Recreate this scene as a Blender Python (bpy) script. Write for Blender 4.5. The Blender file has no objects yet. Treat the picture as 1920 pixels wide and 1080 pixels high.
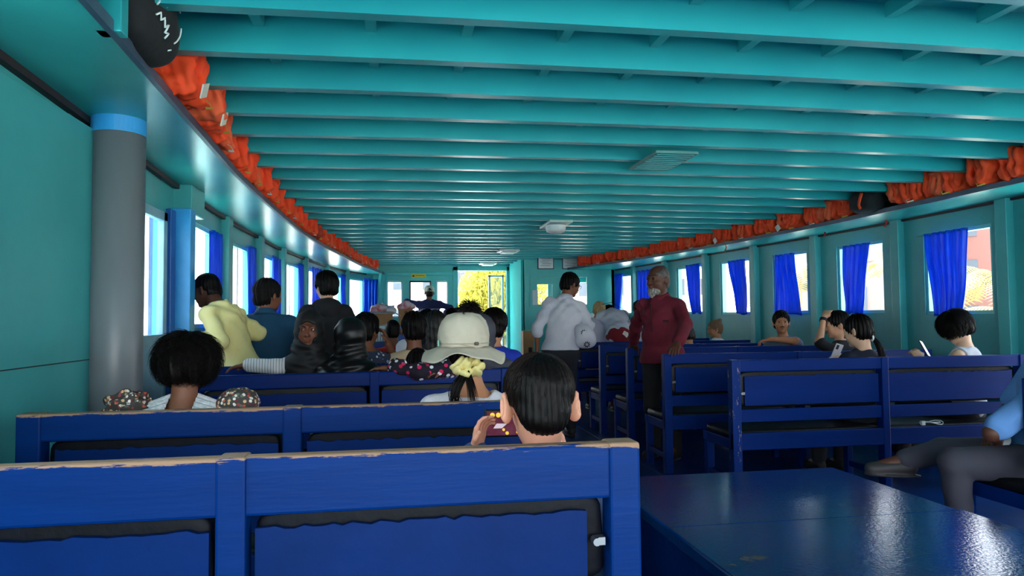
import bpy, math, random
import numpy as np
from math import sin, cos, pi, radians
from mathutils import Vector, Matrix, Euler

# ------------------------------------------------------------------ camera, world, sun, exposure
scene = bpy.context.scene
col = scene.collection
cam_d = bpy.data.cameras.new('camera')
cam = bpy.data.objects.new('camera', cam_d)
col.objects.link(cam)
cam_d.sensor_width = 36.0
cam_d.lens = 1330.0 / 1920.0 * 36.0
cam_d.clip_start = 0.05
cam_d.clip_end = 600
yaw, pitch, roll = radians(9.3), radians(2.5), radians(-0.55)
_f = Vector((sin(yaw)*cos(pitch), cos(yaw)*cos(pitch), sin(pitch)))
_r = Vector((cos(yaw), -sin(yaw), 0))
_u = _r.cross(_f)
_R = cos(roll)*_r + sin(roll)*_u
_U = -sin(roll)*_r + cos(roll)*_u
cam.matrix_world = Matrix(((_R.x, _U.x, -_f.x, 0), (_R.y, _U.y, -_f.y, 0), (_R.z, _U.z, -_f.z, 1.205), (0, 0, 0, 1)))
scene.camera = cam

world = bpy.data.worlds.new('world')
scene.world = world
world.use_nodes = True
wn = world.node_tree.nodes
wl = world.node_tree.links
bg = wn['Background']
tc = wn.new('ShaderNodeTexCoord')
sep = wn.new('ShaderNodeSeparateXYZ')
ramp = wn.new('ShaderNodeValToRGB')
ramp.color_ramp.elements[0].position = 0.0
ramp.color_ramp.elements[0].color = (1.0, 1.0, 1.0, 1)
ramp.color_ramp.elements[1].position = 0.55
ramp.color_ramp.elements[1].color = (0.62, 0.78, 1.0, 1)
wl.new(tc.outputs['Generated'], sep.inputs[0])
wl.new(sep.outputs['Z'], ramp.inputs[0])
wl.new(ramp.outputs[0], bg.inputs[0])
bg.inputs[1].default_value = 4.2

sun_d = bpy.data.lights.new('sun', 'SUN')
sun = bpy.data.objects.new('sun', sun_d)
col.objects.link(sun)
sun_d.energy = 26.0
sun_d.angle = radians(1.0)
sun_d.color = (1.0, 0.95, 0.85)
sun.rotation_euler = Vector((0.10, -0.48, -1.0)).to_track_quat('-Z', 'Y').to_euler()   # high sun ahead of the bow

scene.view_settings.view_transform = 'Standard'
scene.view_settings.look = 'None'
scene.view_settings.gamma = 1.0
scene.view_settings.exposure = 1.0
scene.cycles.max_bounces = 8
scene.cycles.diffuse_bounces = 5
scene.cycles.glossy_bounces = 4
scene.cycles.transmission_bounces = 6
scene.cycles.transparent_max_bounces = 12
scene.cycles.sample_clamp_indirect = 6.0

# ------------------------------------------------------------------ materials
def lin(c):
    return tuple(((v/255.0)/12.92 if v/255.0 <= 0.04045 else ((v/255.0+0.055)/1.055)**2.4) for v in c)

MATS = {}
def mat(name, rgb, rough=0.5, rgb2=None, nscale=6.0, ndetail=4.0, stretch=(1, 1, 1), bump=0.0, bscale=60.0,
        metal=0.0, wear=None, wear_scale=9.0, wear_amt=0.5, emit=0.0, alpha=1.0, transl=0.0, spec=0.5, coat=0.0, sheen=0.0,
        wear_z=None, rvar=0.0):
    if name in MATS:
        return MATS[name]
    m = bpy.data.materials.new(name)
    m.use_nodes = True
    nt = m.node_tree
    n, l = nt.nodes, nt.links
    p = n['Principled BSDF']
    p.inputs['Roughness'].default_value = rough
    p.inputs['Metallic'].default_value = metal
    p.inputs['Specular IOR Level'].default_value = spec
    p.inputs['Coat Weight'].default_value = coat
    p.inputs['Sheen Weight'].default_value = sheen
    base = lin(rgb) + (1,)
    p.inputs['Base Color'].default_value = base
    tcn = n.new('ShaderNodeTexCoord')
    mp = n.new('ShaderNodeMapping')
    mp.inputs['Scale'].default_value = stretch
    l.new(tcn.outputs['Object'], mp.inputs[0])
    out = None
    if rgb2 is not None:
        nz = n.new('ShaderNodeTexNoise')
        nz.inputs['Scale'].default_value = nscale
        nz.inputs['Detail'].default_value = ndetail
        nz.inputs['Roughness'].default_value = 0.6
        l.new(mp.outputs[0], nz.inputs['Vector'])
        mx = n.new('ShaderNodeMixRGB')
        mx.inputs[1].default_value = base
        mx.inputs[2].default_value = lin(rgb2) + (1,)
        rr = n.new('ShaderNodeValToRGB')
        rr.color_ramp.elements[0].position = 0.35
        rr.color_ramp.elements[1].position = 0.68
        l.new(nz.outputs['Fac'], rr.inputs[0])
        l.new(rr.outputs[0], mx.inputs[0])
        out = mx.outputs[0]
    if rvar > 0:
        nr = n.new('ShaderNodeTexNoise')
        nr.inputs['Scale'].default_value = 3.5
        nr.inputs['Detail'].default_value = 5
        l.new(mp.outputs[0], nr.inputs['Vector'])
        mr = n.new('ShaderNodeMapRange')
        mr.inputs['To Min'].default_value = rough - rvar
        mr.inputs['To Max'].default_value = rough + rvar
        l.new(nr.outputs['Fac'], mr.inputs['Value'])
        l.new(mr.outputs[0], p.inputs['Roughness'])
    if wear is not None:
        wz = n.new('ShaderNodeTexNoise')
        wz.inputs['Scale'].default_value = wear_scale
        wz.inputs['Detail'].default_value = 7
        wz.inputs['Roughness'].default_value = 0.7
        l.new(mp.outputs[0], wz.inputs['Vector'])
        th = n.new('ShaderNodeValToRGB')
        th.color_ramp.elements[0].position = 1.0 - wear_amt
        th.color_ramp.elements[1].position = min(1.0, 1.0 - wear_amt + 0.03)
        src = wz.outputs['Fac']
        if wear_z is not None:
            sz = n.new('ShaderNodeSeparateXYZ')
            l.new(tcn.outputs['Object'], sz.inputs[0])
            mrz = n.new('ShaderNodeMapRange')
            mrz.inputs['From Min'].default_value = wear_z[0]
            mrz.inputs['From Max'].default_value = wear_z[1]
            mrz.inputs['To Min'].default_value = -0.28
            mrz.inputs['To Max'].default_value = wear_z[2]
            l.new(sz.outputs['Z'], mrz.inputs['Value'])
            ad = n.new('ShaderNodeMath')
            ad.operation = 'ADD'
            l.new(src, ad.inputs[0])
            l.new(mrz.outputs[0], ad.inputs[1])
            src = ad.outputs[0]
        l.new(src, th.inputs[0])
        mw = n.new('ShaderNodeMixRGB')
        l.new(th.outputs[0], mw.inputs[0])
        if out is not None:
            l.new(out, mw.inputs[1])
        else:
            mw.inputs[1].default_value = base
        mw.inputs[2].default_value = lin(wear) + (1,)
        out = mw.outputs[0]
    if out is not None:
        l.new(out, p.inputs['Base Color'])
    if bump > 0:
        bz = n.new('ShaderNodeTexNoise')
        bz.inputs['Scale'].default_value = bscale
        bz.inputs['Detail'].default_value = 4
        l.new(mp.outputs[0], bz.inputs['Vector'])
        bp = n.new('ShaderNodeBump')
        bp.inputs['Strength'].default_value = min(1.0, bump)
        bp.inputs['Distance'].default_value = 0.006
        l.new(bz.outputs['Fac'], bp.inputs['Height'])
        l.new(bp.outputs[0], p.inputs['Normal'])
    if emit > 0:
        p.inputs['Emission Color'].default_value = base
        p.inputs['Emission Strength'].default_value = emit
    if alpha < 1.0:
        p.inputs['Alpha'].default_value = alpha
    if transl > 0:
        tr = n.new('ShaderNodeBsdfTranslucent')
        tr.inputs['Color'].default_value = base
        ms = n.new('ShaderNodeMixShader')
        ms.inputs[0].default_value = transl
        l.new(p.outputs[0], ms.inputs[1])
        l.new(tr.outputs[0], ms.inputs[2])
        l.new(ms.outputs[0], n['Material Output'].inputs['Surface'])
    MATS[name] = m
    return m

teal = mat('teal_gloss_paint', (44, 168, 172), 0.34, (34, 150, 158), 1.3, 3, bump=0.04, bscale=7, wear=(24, 92, 96), wear_scale=14, wear_amt=0.27, rvar=0.06)
teal_wall = mat('teal_wall_paint', (66, 164, 166), 0.42, (52, 148, 152), 1.6, 5, bump=0.14, bscale=9, wear=(120, 96, 72), wear_scale=7, wear_amt=0.255, rvar=0.05)
teal_soffit = mat('teal_soffit_paint', (60, 182, 180), 0.27, (50, 168, 170), 1.3, 3, spec=.8, bump=0.07, bscale=40, stretch=(1, 1, 1), wear=(30, 110, 110), wear_scale=22, wear_amt=0.26)
sky_blue = mat('sky_blue_paint', (52, 160, 224), 0.4, (42, 146, 214), 5, bump=0.3, bscale=40)
pale_blue = mat('pale_blue_paint', (150, 190, 205), 0.5, (120, 160, 180), 3)
blue_floor = mat('blue_floor_paint', (4, 52, 116), 0.32, (4, 42, 96), 3, 6, spec=.35, bump=0.06, bscale=20, wear=(26, 44, 70), wear_scale=5, wear_amt=0.33, rvar=0.08)
blue_hatch = mat('blue_hatch_paint', (7, 58, 116), 0.13, (6, 48, 100), 3, 7, bump=0.12, bscale=90, wear=(92, 86, 74), wear_scale=6, wear_amt=0.355, rvar=0.04)
blue_side = mat('blue_hatch_side', (0, 38, 98), 0.45, (0, 32, 84), 3, 5, spec=.1, bump=0.2, bscale=20)
blue = mat('blue_bench_paint', (0, 40, 112), 0.42, (0, 33, 96), 2.2, 6, spec=.10, stretch=(0.5, 3, 3), bump=0.08, bscale=18, wear=(140, 108, 82), wear_scale=14, wear_amt=0.315, wear_z=(0.890, 0.922, 0.10), rvar=0.05)
blue_worn = mat('blue_bench_paint_worn', (0, 47, 112), 0.42, (0, 37, 94), 2.2, 7, spec=.10, stretch=(0.35, 3, 3), bump=0.12, bscale=26, wear=(158, 124, 98), wear_scale=13, wear_amt=0.365, wear_z=(0.893, 0.921, 0.27), rvar=0.05)
vinyl = mat('black_vinyl', (7, 8, 11), 0.48, (11, 12, 16), 14, spec=.25, bump=0.3, bscale=34)
navy_vinyl = mat('navy_vinyl', (9, 12, 22), 0.55, (5, 7, 13), 10, spec=.15, bump=0.4, bscale=30)
grey_pvc = mat('grey_pvc', (122, 128, 134), 0.35, (104, 110, 116), 2, stretch=(1, 1, 0.3), wear=(60, 60, 62), wear_scale=9, wear_amt=0.27)
orange = mat('orange_vest_fabric', (255, 82, 30), 0.75, (255, 66, 22), 7, bump=0.4, bscale=24)
orange2 = mat('orange_vest_fabric_faded', (250, 110, 64), 0.8, (240, 84, 48), 7, bump=0.4, bscale=24)
cream = mat('cream_tag', (214, 210, 196), 0.7)
strap_m = mat('yellow_strap', (206, 160, 60), 0.7)
steel = mat('galvanised_bolt', (150, 154, 158), 0.35, metal=0.9)
glass_m = mat('window_pane', (225, 240, 245), 0.04, alpha=0.14)
curtain_m = mat('royal_blue_satin', (6, 104, 232), 0.34, (4, 74, 190), 6, 5, stretch=(3, 3, 0.7), bump=0.5, bscale=9, transl=0.32, spec=.3)
white_paint = mat('white_paint', (232, 234, 232), 0.4)
fixture_m = mat('pale_green_plastic', (186, 216, 206), 0.4)
black_cloth = mat('black_cloth', (20, 21, 24), 0.85, (30, 31, 36), 12, bump=0.3, bscale=40)
dark_gap = mat('dark_trim_wood', (42, 26, 34), 0.6, (24, 18, 24), 8)

# ------------------------------------------------------------------ mesh helpers
def tag(o, label=None, cat=None, group=None, kind=None):
    if label: o['label'] = label
    if cat: o['category'] = cat
    if group: o['group'] = group
    if kind: o['kind'] = kind
    return o

def empty(name, loc=(0, 0, 0), rz=0.0, label=None, cat=None, group=None, kind=None):
    o = bpy.data.objects.new(name, None)
    o.empty_display_size = 0.1
    col.objects.link(o)
    o.location = loc
    o.rotation_euler = (0, 0, rz)
    return tag(o, label, cat, group, kind)

class MB:
    def __init__(s):
        s.v = []; s.f = []; s.mi = []; s.cur = 0
    def add(s, vs, fs):
        b = len(s.v)
        s.v += [tuple(v) for v in vs]
        s.f += [tuple(i + b for i in f) for f in fs]
        s.mi += [s.cur]*len(fs)
    def hexa(s, p):   # 8 corners: bottom ring 0-3 (ccw), top ring 4-7
        s.add(p, [(3, 2, 1, 0), (4, 5, 6, 7), (0, 1, 5, 4), (1, 2, 6, 5), (2, 3, 7, 6), (3, 0, 4, 7)])
    def box(s, a, b):
        x0, y0, z0 = a; x1, y1, z1 = b
        s.hexa([(x0, y0, z0), (x1, y0, z0), (x1, y1, z0), (x0, y1, z0), (x0, y0, z1), (x1, y0, z1), (x1, y1, z1), (x0, y1, z1)])
    def obox(s, c, size, R):
        hx, hy, hz = size[0]/2, size[1]/2, size[2]/2
        P = [(-hx, -hy, -hz), (hx, -hy, -hz), (hx, hy, -hz), (-hx, hy, -hz), (-hx, -hy, hz), (hx, -hy, hz), (hx, hy, hz), (-hx, hy, hz)]
        s.hexa([Vector(c) + R @ Vector(q) for q in P])
    def tube(s, pts, r, n=8, caps=True, flat=None):
        pts = [Vector(p) for p in pts]
        rs = r if isinstance(r, (list, tuple)) else [r]*len(pts)
        rings = []
        prev = None
        for i, p in enumerate(pts):
            t = (pts[min(i+1, len(pts)-1)] - pts[max(i-1, 0)]).normalized()
            if prev is None:
                a = Vector((0, 0, 1)) if abs(t.z) < 0.9 else Vector((1, 0, 0))
                u = t.cross(a).normalized()
            else:
                u = (prev - t*prev.dot(t)).normalized()
            prev = u
            w = t.cross(u)
            fl = flat if flat else 1.0
            rings.append([p + (u*cos(2*pi*k/n) + w*sin(2*pi*k/n)*fl)*rs[i] for k in range(n)])
        vs = [q for ring in rings for q in ring]
        fs = []
        for i in range(len(pts)-1):
            for k in range(n):
                a, b = i*n + k, i*n + (k+1) % n
                fs.append((a, b, b+n, a+n))
        if caps:
            fs.append(tuple(reversed(range(n))))
            fs.append(tuple((len(pts)-1)*n + k for k in range(n)))
        s.add(vs, fs)
    def cyl(s, p0, p1, r, n=16):
        s.tube([p0, p1], r, n)
    def lathe(s, prof, c=(0, 0, 0), n=24, fn=None):
        vs = []
        for (r, z) in prof:
            for k in range(n):
                a = 2*pi*k/n
                q = Vector((r*cos(a), r*sin(a), z))
                if fn: q = fn(q, a)
                vs.append(q + Vector(c))
        fs = []
        for i in range(len(prof)-1):
            for k in range(n):
                a, b = i*n + k, i*n + (k+1) % n
                fs.append((a, b, b+n, a+n))
        s.add(vs, fs)
    def sheet(s, fn, nu, nv):   # fn(u,v) -> point
        vs = [fn(i/nu, j/nv) for j in range(nv+1) for i in range(nu+1)]
        fs = []
        for j in range(nv):
            for i in range(nu):
                a = j*(nu+1) + i
                fs.append((a, a+1, a+nu+2, a+nu+1))
        s.add(vs, fs)
    def pillow(s, c, r, e1=0.5, e2=0.5, nu=20, nv=14, R=None, wr=0.0, seed=0, wf=20.0):
        rnd = random.Random(seed)
        ph = [rnd.uniform(0, 6.28) for _ in range(6)]
        R = R or Matrix.Identity(3)
        def sp(v, e): return math.copysign(abs(v)**e, v)
        vs = []
        for j in range(nv+1):
            t = -pi/2 + pi*j/nv
            for i in range(nu):
                a = 2*pi*i/nu
                q = Vector((r[0]*sp(cos(t), e1)*sp(cos(a), e2), r[1]*sp(cos(t), e1)*sp(sin(a), e2), r[2]*sp(sin(t), e1)))
                if wr:
                    w = sin(q.x*wf + ph[0] + 2*sin(q.z*wf*0.6 + ph[1])) + sin(q.z*wf*1.3 + ph[2] + q.x*wf*0.7) + sin(q.y*wf*1.5 + ph[3] + q.z*wf)
                    q += q.normalized()*wr*w*0.5
                vs.append(Vector(c) + R @ q)
        fs = []
        for j in range(nv):
            for i in range(nu):
                a, b = j*nu + i, j*nu + (i+1) % nu
                fs.append((a, b, b+nu, a+nu))
        s.add(vs, fs)
    def build(s, name, m, parent=None, smooth=False, bevel=0.0, loc=None, solid=0.0, sub=0, label=None):
        me = bpy.data.meshes.new(name)
        me.from_pydata([tuple(v) for v in s.v], [], s.f)
        ms = m if isinstance(m, (list, tuple)) else [m]
        for q in ms: me.materials.append(q)
        if len(ms) > 1:
            me.polygons.foreach_set('material_index', s.mi)
        if smooth:
            me.polygons.foreach_set('use_smooth', [True]*len(s.f))
        me.update()
        o = bpy.data.objects.new(name, me)
        col.objects.link(o)
        if parent is not None: o.parent = parent
        if loc is not None: o.location = loc
        if solid:
            md = o.modifiers.new('solid', 'SOLIDIFY'); md.thickness = solid; md.offset = 0
        if bevel:
            md = o.modifiers.new('bevel', 'BEVEL'); md.width = bevel; md.segments = 2; md.limit_method = 'ANGLE'
        if sub:
            md = o.modifiers.new('sub', 'SUBSURF'); md.levels = sub; md.render_levels = sub
        if label: o['label'] = label
        return o

def copy_tree(o, parent=None):
    c = o.copy()
    col.objects.link(c)
    if parent is not None: c.parent = parent
    for ch in list(o.children):
        copy_tree(ch, c)
    return c

def interp(P, y):   # x on the plan polyline at this y
    if y <= P[0][1]: return P[0][0]
    for (x0, y0), (x1, y1) in zip(P, P[1:]):
        if y <= y1:
            return x0 + (x1-x0)*(y-y0)/(y1-y0)
    return P[-1][0]

LW = [(-1.30, -3.4), (-1.33, 2.6), (-1.39, 3.65), (-1.46, 5.0), (-1.5, 6.7), (-1.46, 9.0), (-1.31, 10.8), (-1.12, 12.4), (-0.80, 13.7), (-0.45, 14.4)]
RW = [(4.8, -3.4), (4.8, 6.5), (4.75, 7.4), (4.6, 8.7), (4.45, 10.2), (4.25, 12.0), (4.10, 13.0)]
LI = [(-0.86, -3.4), (-0.88, 2.1), (-0.94, 3.3), (-1.0, 4.7), (-1.0, 6.2), (-0.98, 7.6), (-0.90, 9.0), (-0.76, 10.4), (-0.62, 12.0), (-0.24, 14.35)]
RI = [(4.28, -3.4), (4.30, 5.7), (4.30, 6.6), (4.22, 7.6), (4.08, 9.0), (3.78, 10.8), (3.42, 12.2), (3.2, 12.95)]
SH = 2.12      # soffit height
BZ = 2.30      # underside of the beams
RZ = 2.47      # underside of the roof boards
TOPW = 1.95    # window heads

# ------------------------------------------------------------------ shell
def struct(o):
    o['kind'] = 'structure'
    return o

b = MB(); b.box((-1.8, -3.4, -0.08), (5.2, 15.0, 0.0)); struct(b.build('floor', blue_floor))
b = MB(); b.box((-2.0, -2.5, RZ), (5.6, 15.4, RZ+0.06)); ceiling = struct(b.build('ceiling', teal))
by = 2.54 - 0.435*13
k = 0
while by < 14.3:
    xl, xr = interp(LW, by) , interp(RW, min(by, 12.9))
    if by > 12.9: xr = 3.9
    m = MB()
    n = 12
    for i in range(n):      # gently cambered timber
        def zz(t): return 0.035*(1-(2*t-1)**2) - 0.02
        x0, x1 = xl + (xr-xl)*i/n, xl + (xr-xl)*(i+1)/n
        z0, z1 = BZ + zz(i/n)*0.6, BZ + zz((i+1)/n)*0.6
        m.hexa([(x0, by, z0), (x1, by, z1), (x1, by+0.06, z1), (x0, by+0.06, z0), (x0, by, RZ), (x1, by, RZ), (x1, by+0.06, RZ), (x0, by+0.06, RZ)])
    if by > -2.3:
        m.build('beam', teal, ceiling, bevel=0.0)
    by += 0.435
    k += 1
for x in [-0.55, -0.10, 0.30, 0.72, 1.14, 1.56, 1.98, 2.40, 2.82, 3.24, 3.66, 4.08]:
    m = MB(); m.box((x-0.022, -2.5, RZ-0.06), (x+0.022, 13.2, RZ)); m.build('stringer', teal, ceiling)

floor_ = bpy.data.objects['floor']
for a, c in (((.62, 4.90, 0), (2.0, 4.91, .0015)), ((.62, 6.32, 0), (2.0, 6.33, .0015)), ((2.0, 3.4, 0), (2.008, 9.0, .0015)), ((.70, 7.8, 0), (2.0, 7.81, .0015))):
    m = MB(); m.box(a, c); m.build('floor_seam', mat('pale_seam_filler', (86, 112, 140), .6), floor_)

def wall(name, P, side, holes, y0, y1, m_, sill_default):
    """side -1: left wall (outward is -x), +1: right wall. holes: (ya, yb, sill, head)"""
    cuts = sorted(set([y0, y1] + [h[0] for h in holes] + [h[1] for h in holes] + [p[1] for p in P if y0 < p[1] < y1]))
    th = 0.07*side
    w = MB()
    def slab(ya, yb, za, zb):
        xa, xb = interp(P, ya), interp(P, yb)
        q = [(xa, ya), (xb, yb), (xb+th, yb), (xa+th, ya)]
        if side > 0: q = q[::-1]
        w.hexa([(p[0], p[1], za) for p in q] + [(p[0], p[1], zb) for p in q])
    for ya, yb in zip(cuts, cuts[1:]):
        mid = (ya+yb)/2
        h = [h for h in holes if h[0] <= mid <= h[1]]
        if not h:
            slab(ya, yb, 0, RZ)
        else:
            if h[0][2] > 0: slab(ya, yb, 0, h[0][2])
            slab(ya, yb, h[0][3], RZ)
    return struct(w.build(name, m_))

Lholes = [(-2.1, -0.9, 1.16, TOPW), (-0.7, 0.5, 1.16, TOPW), (0.65, 1.80, 1.16, TOPW),
          (4.22, 4.78, 0.0, 1.90), (5.36, 6.22, 1.16, TOPW), (6.80, 7.66, 1.18, TOPW), (8.13, 9.07, 1.18, TOPW+.01), (9.45, 10.38, 1.2, TOPW+.03),
          (10.91, 11.8, 1.2, TOPW+.04), (12.42, 13.08, 1.22, TOPW+.05), (13.46, 14.15, 1.22, TOPW+.05)]
Rholes = [(-2.1, -1.1, 1.21, TOPW), (-0.8, 0.2, 1.21, TOPW), (0.5, 1.5, 1.21, TOPW), (1.9, 2.9, 1.21, TOPW), (3.5, 4.55, 0.02, 1.98),
          (5.06, 5.82, 1.21, TOPW), (6.37, 7.08, 1.23, TOPW+.01), (7.58, 8.22, 1.24, TOPW+.02), (8.71, 9.42, 1.24, TOPW+.03), (9.88, 10.68, 1.26, TOPW+.04),
          (11.17, 12.0, 1.27, TOPW+.05), (12.3, 12.85, 1.27, TOPW+.05)]
wl_ = wall('wall_left', LW, -1, Lholes, -3.4, 14.4, teal_wall, 1.16)
wr_ = wall('wall_right', RW, 1, Rholes, -3.4, 13.0, teal_wall, 1.21)

# battens between the windows
def post(P, side, y, w=0.12, d=0.06, parent=None, m_=None, name='post', z0=0.0, z1=SH):
    x = interp(P, y)
    m = MB()
    a, b_ = (x-0.01, x+d) if side < 0 else (x-d, x+0.01)
    m.box((a, y-w/2, z0), (b_, y+w/2, z1))
    return m.build(name, m_ or teal_wall, parent, bevel=0.005)
for y in (6.52, 7.95, 9.26, 10.62, 12.07, 13.27): post(LW, -1, y, 0.16, 0.07, wl_)
for y in (1.75, 3.2, 4.90, 6.12, 7.40, 8.55, 9.75, 11.0, 12.15): post(RW, 1, y, 0.11, 0.07, wr_)
# rail over the window heads (left) and a thin dark joint under the shelf
def strip(P, side, ya, yb, za, zb, d, name, m_, parent, n=24):
    m = MB()
    for i in range(n):
        y0_, y1_ = ya + (yb-ya)*i/n, ya + (yb-ya)*(i+1)/n
        x0_, x1_ = interp(P, y0_), interp(P, y1_)
        q = [(x0_ - 0.005*(-side)*-1, y0_), (x0_ - side*d, y0_), (x1_ - side*d, y1_), (x1_, y1_)]
        if side > 0: q = q[::-1]
        m.hexa([(p[0], p[1], za) for p in q[::-1]] + [(p[0], p[1], zb) for p in q[::-1]])
    return m.build(name, m_, parent)
strip(LW, -1, -3.3, 14.1, SH-0.03, SH, 0.035, 'dark_joint', dark_gap, wl_)
strip(RW, 1, -3.3, 12.9, SH-0.02, SH, 0.025, 'dark_joint', dark_gap, wr_)

# shelves: soffit board + fascia
def shelf(name, Pi, Po, side, ya, yb, label, n=40):
    t = empty(name, (0, 0, 0), 0, label, 'shelf')
    m = MB(); fz = MB()
    for i in range(n):
        y0_, y1_ = ya + (yb-ya)*i/n, ya + (yb-ya)*(i+1)/n
        a0, a1, o0, o1 = interp(Pi, y0_), interp(Pi, y1_), interp(Po, y0_), interp(Po, y1_)
        q = [(o0, y0_), (a0, y0_), (a1, y1_), (o1, y1_)]
        if side > 0: q = [(a0, y0_), (o0, y0_), (o1, y1_), (a1, y1_)]
        m.hexa([(p[0], p[1], SH) for p in q] + [(p[0], p[1], SH+0.018) for p in q])
        s_ = -side
        e0, e1 = a0 + s_*0.022, a1 + s_*0.022
        q = [(a0, y0_), (e0, y0_), (e1, y1_), (a1, y1_)]
        if side > 0: q = [(e0, y0_), (a0, y0_), (a1, y1_), (e1, y1_)]
        fz.hexa([(p[0], p[1], SH-0.004) for p in q] + [(p[0], p[1], SH+0.035) for p in q])
    m.build('soffit_board', teal_soffit, t)
    fz.build('edge_strip', mat('purple_grey_paint', (74, 92, 112), 0.4, (50, 60, 84), 5), t)
    return t
shelf('luggage_shelf', LI, LW, -1, -3.3, 14.3, 'teal glossy overhead shelf along the left side wall above the windows')
shelf('luggage_shelf', RI, RW, 1, -3.3, 12.95, 'teal overhead shelf along the right side wall with blue curtained windows')

# front left bulkhead
def panel_wall(name, y, x0, x1, holes, m_, th=0.07, z1=RZ):
    xs = sorted(set([x0, x1] + [h[0] for h in holes] + [h[1] for h in holes]))
    w = MB()
    for a, b_ in zip(xs, xs[1:]):
        h = [h for h in holes if h[0] <= (a+b_)/2 <= h[1]]
        if not h: w.box((a, y, 0), (b_, y+th, z1))
        else:
            if h[0][2] > 0: w.box((a, y, 0), (b_, y+th, h[0][2]))
            w.box((a, y, h[0][3]), (b_, y+th, z1))
    return struct(w.build(name, m_))
front_m = mat('front_teal_paint', (72, 190, 186), 0.4, (62, 176, 176), 2)
wf = panel_wall('wall_front', 14.4, -0.55, 2.45, [(-0.18, 0.13, 1.25, 1.99), (0.27, 0.70, 1.25, 1.99), (0.81, 1.04, 1.25, 1.99), (1.24, 2.24, 0.12, 2.20)], front_m)
wc = panel_wall('wall_cabin', 13.0, 2.34, 4.12, [(2.47, 3.60, 1.43, 2.02)], front_m)
m = MB(); m.box((2.30, 13.0, 0), (2.36, 14.42, RZ)); m.build('return_panel', mat('matt_teal', (60, 172, 170), .9, spec=.05), wc)
m = MB(); m.box((4.05, 13.0, 0), (4.12, 14.8, RZ)); m.box((2.3, 14.8, 0), (4.12, 14.86, 1.3)); m.box((2.3, 14.8, 1.98), (4.12, 14.86, RZ)); m.box((3.2, 14.8, 0), (3.4, 14.86, RZ)); m.build('cabin_lining', front_m, wc)
# window frame of the wheelhouse partition, with the half closed panel at its left
t = struct(empty('window_20', (2.47, 12.985, 1.43)))
m = MB()
for a, c in (((0, 0, 0), (1.13, .04, .04)), ((0, 0, .55), (1.13, .04, .59)), ((0, 0, .04), (.04, .04, .55)), ((1.09, 0, .04), (1.13, .04, .55)), ((.58, 0, .04), (.63, .04, .55))): m.box(a, c)
m.build('frame', front_m, t)
m = MB(); m.box((.04, .03, .42), (.58, .05, .55)); m.box((.04, .03, .04), (.14, .05, .42)); m.box((.43, .03, .04), (.58, .05, .42)); m.build('inner_board', front_m, t)
m = MB(); m.box((.14, .036, .04), (.43, .040, .42)); m.build('pane', glass_m, t)
# wheelhouse window frames
for i, (a, c) in enumerate(((-0.18, 0.13), (0.27, 0.70), (0.81, 1.04))):
    t = struct(empty('window_%d' % (21+i), (a, 14.39, 1.25)))
    w = c - a
    m = MB(); 
    m.box((0, 0, 0), (w, .05, .03)); m.box((0, 0, .71), (w, .05, .74)); m.box((0, 0, 0), (.025, .05, .74)); m.box((w-.025, 0, 0), (w, .05, .74)); m.build('frame', white_paint if i != 1 else dark_gap, t)
    m = MB(); m.box((.02, .02, .02), (w-.02, .026, .72)); m.build('pane', glass_m, t)
m = MB(); m.box((-0.5, 14.30, 2.10), (1.15, 14.40, 2.16)); m.build('header_board', front_m, wf, bevel=0.01)
# doorway frame to the bow
t = struct(empty('door_1', (1.24, 14.36, 0)))
m = MB(); m.box((-.10, 0, 0), (0, .14, 2.28)); m.box((1.0, 0, 0), (1.08, .14, 2.28)); m.box((-.1, 0, 2.2), (1.08, .14, 2.30)); m.build('frame', front_m, t, bevel=0.006)
m = MB(); m.box((0, .02, 0.0), (1.0, .12, .12)); m.build('threshold', sky_blue, t)
m = MB()
for a, c in (((.66, .25, .1), (.70, .29, 2.12)), ((.94, .25, .1), (.98, .29, 2.12)), ((.66, .25, 2.08), (.98, .29, 2.12)), ((.66, .25, 1.05), (.98, .29, 1.15)), ((.66, .25, .1), (.98, .29, .3))): m.box(a, c)
m.build('open_leaf', mat('aluminium_leaf', (168, 176, 180), 0.4, metal=0.3), t, bevel=0.004)
m = MB(); m.box((.70, .265, .3), (.94, .27, 1.05)); m.box((.70, .265, 1.15), (.94, .27, 2.08)); m.build('pane', glass_m, t)
# slanted side window frame of the wheelhouse, left
m = MB(); m.obox((-0.36, 14.1, 1.7), (0.05, 0.05, 1.0), Euler((0.25, 0.15, 0)).to_matrix()); m.obox((-0.24, 14.2, 1.7), (0.04, 0.04, 1.0), Euler((0.25, 0.15, 0)).to_matrix()); m.build('slanted_strut', front_m, wf)

# windows: frame + pane for the left side, frame only on the right (open)
def side_window(idx, P, side, h, pane):
    ya, yb, za, zb = h
    x = interp(P, (ya+yb)/2)
    ang = math.atan2(interp(P, yb)-interp(P, ya), yb-ya)
    t = struct(empty('window_%d' % idx, (x + side*0.045, (ya+yb)/2, za)))
    t.rotation_euler = (0, 0, -ang)
    L = (yb-ya)/2; H = zb-za
    m = MB()
    e = 0.03
    for a, c in (((-.03, -L, 0), (.03, L, e)), ((-.03, -L, H-e), (.03, L, H)), ((-.03, -L, e), (.03, -L+e, H-e)), ((-.03, L-e, e), (.03, L, H-e))): m.box(a, c)
    m.build('window_frame', sky_blue if pane == 2 else mat('pale_teal_frame', (122, 206, 206), 0.4), t)
    if pane:
        m = MB(); m.box((-.003, -L+e, e), (.003, L-e, H-e)); m.build('pane', glass_m, t)
        m = MB(); m.box((-.015, -.02, e), (.015, .02, H-e)); m.build('mullion', white_paint, t)
    return t
for i, h in enumerate(Lholes):
    if h[2] > 0: side_window(1+i if i < 3 else i, LW, -1, h, 1 if i in (5, 7) else 0)
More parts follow.
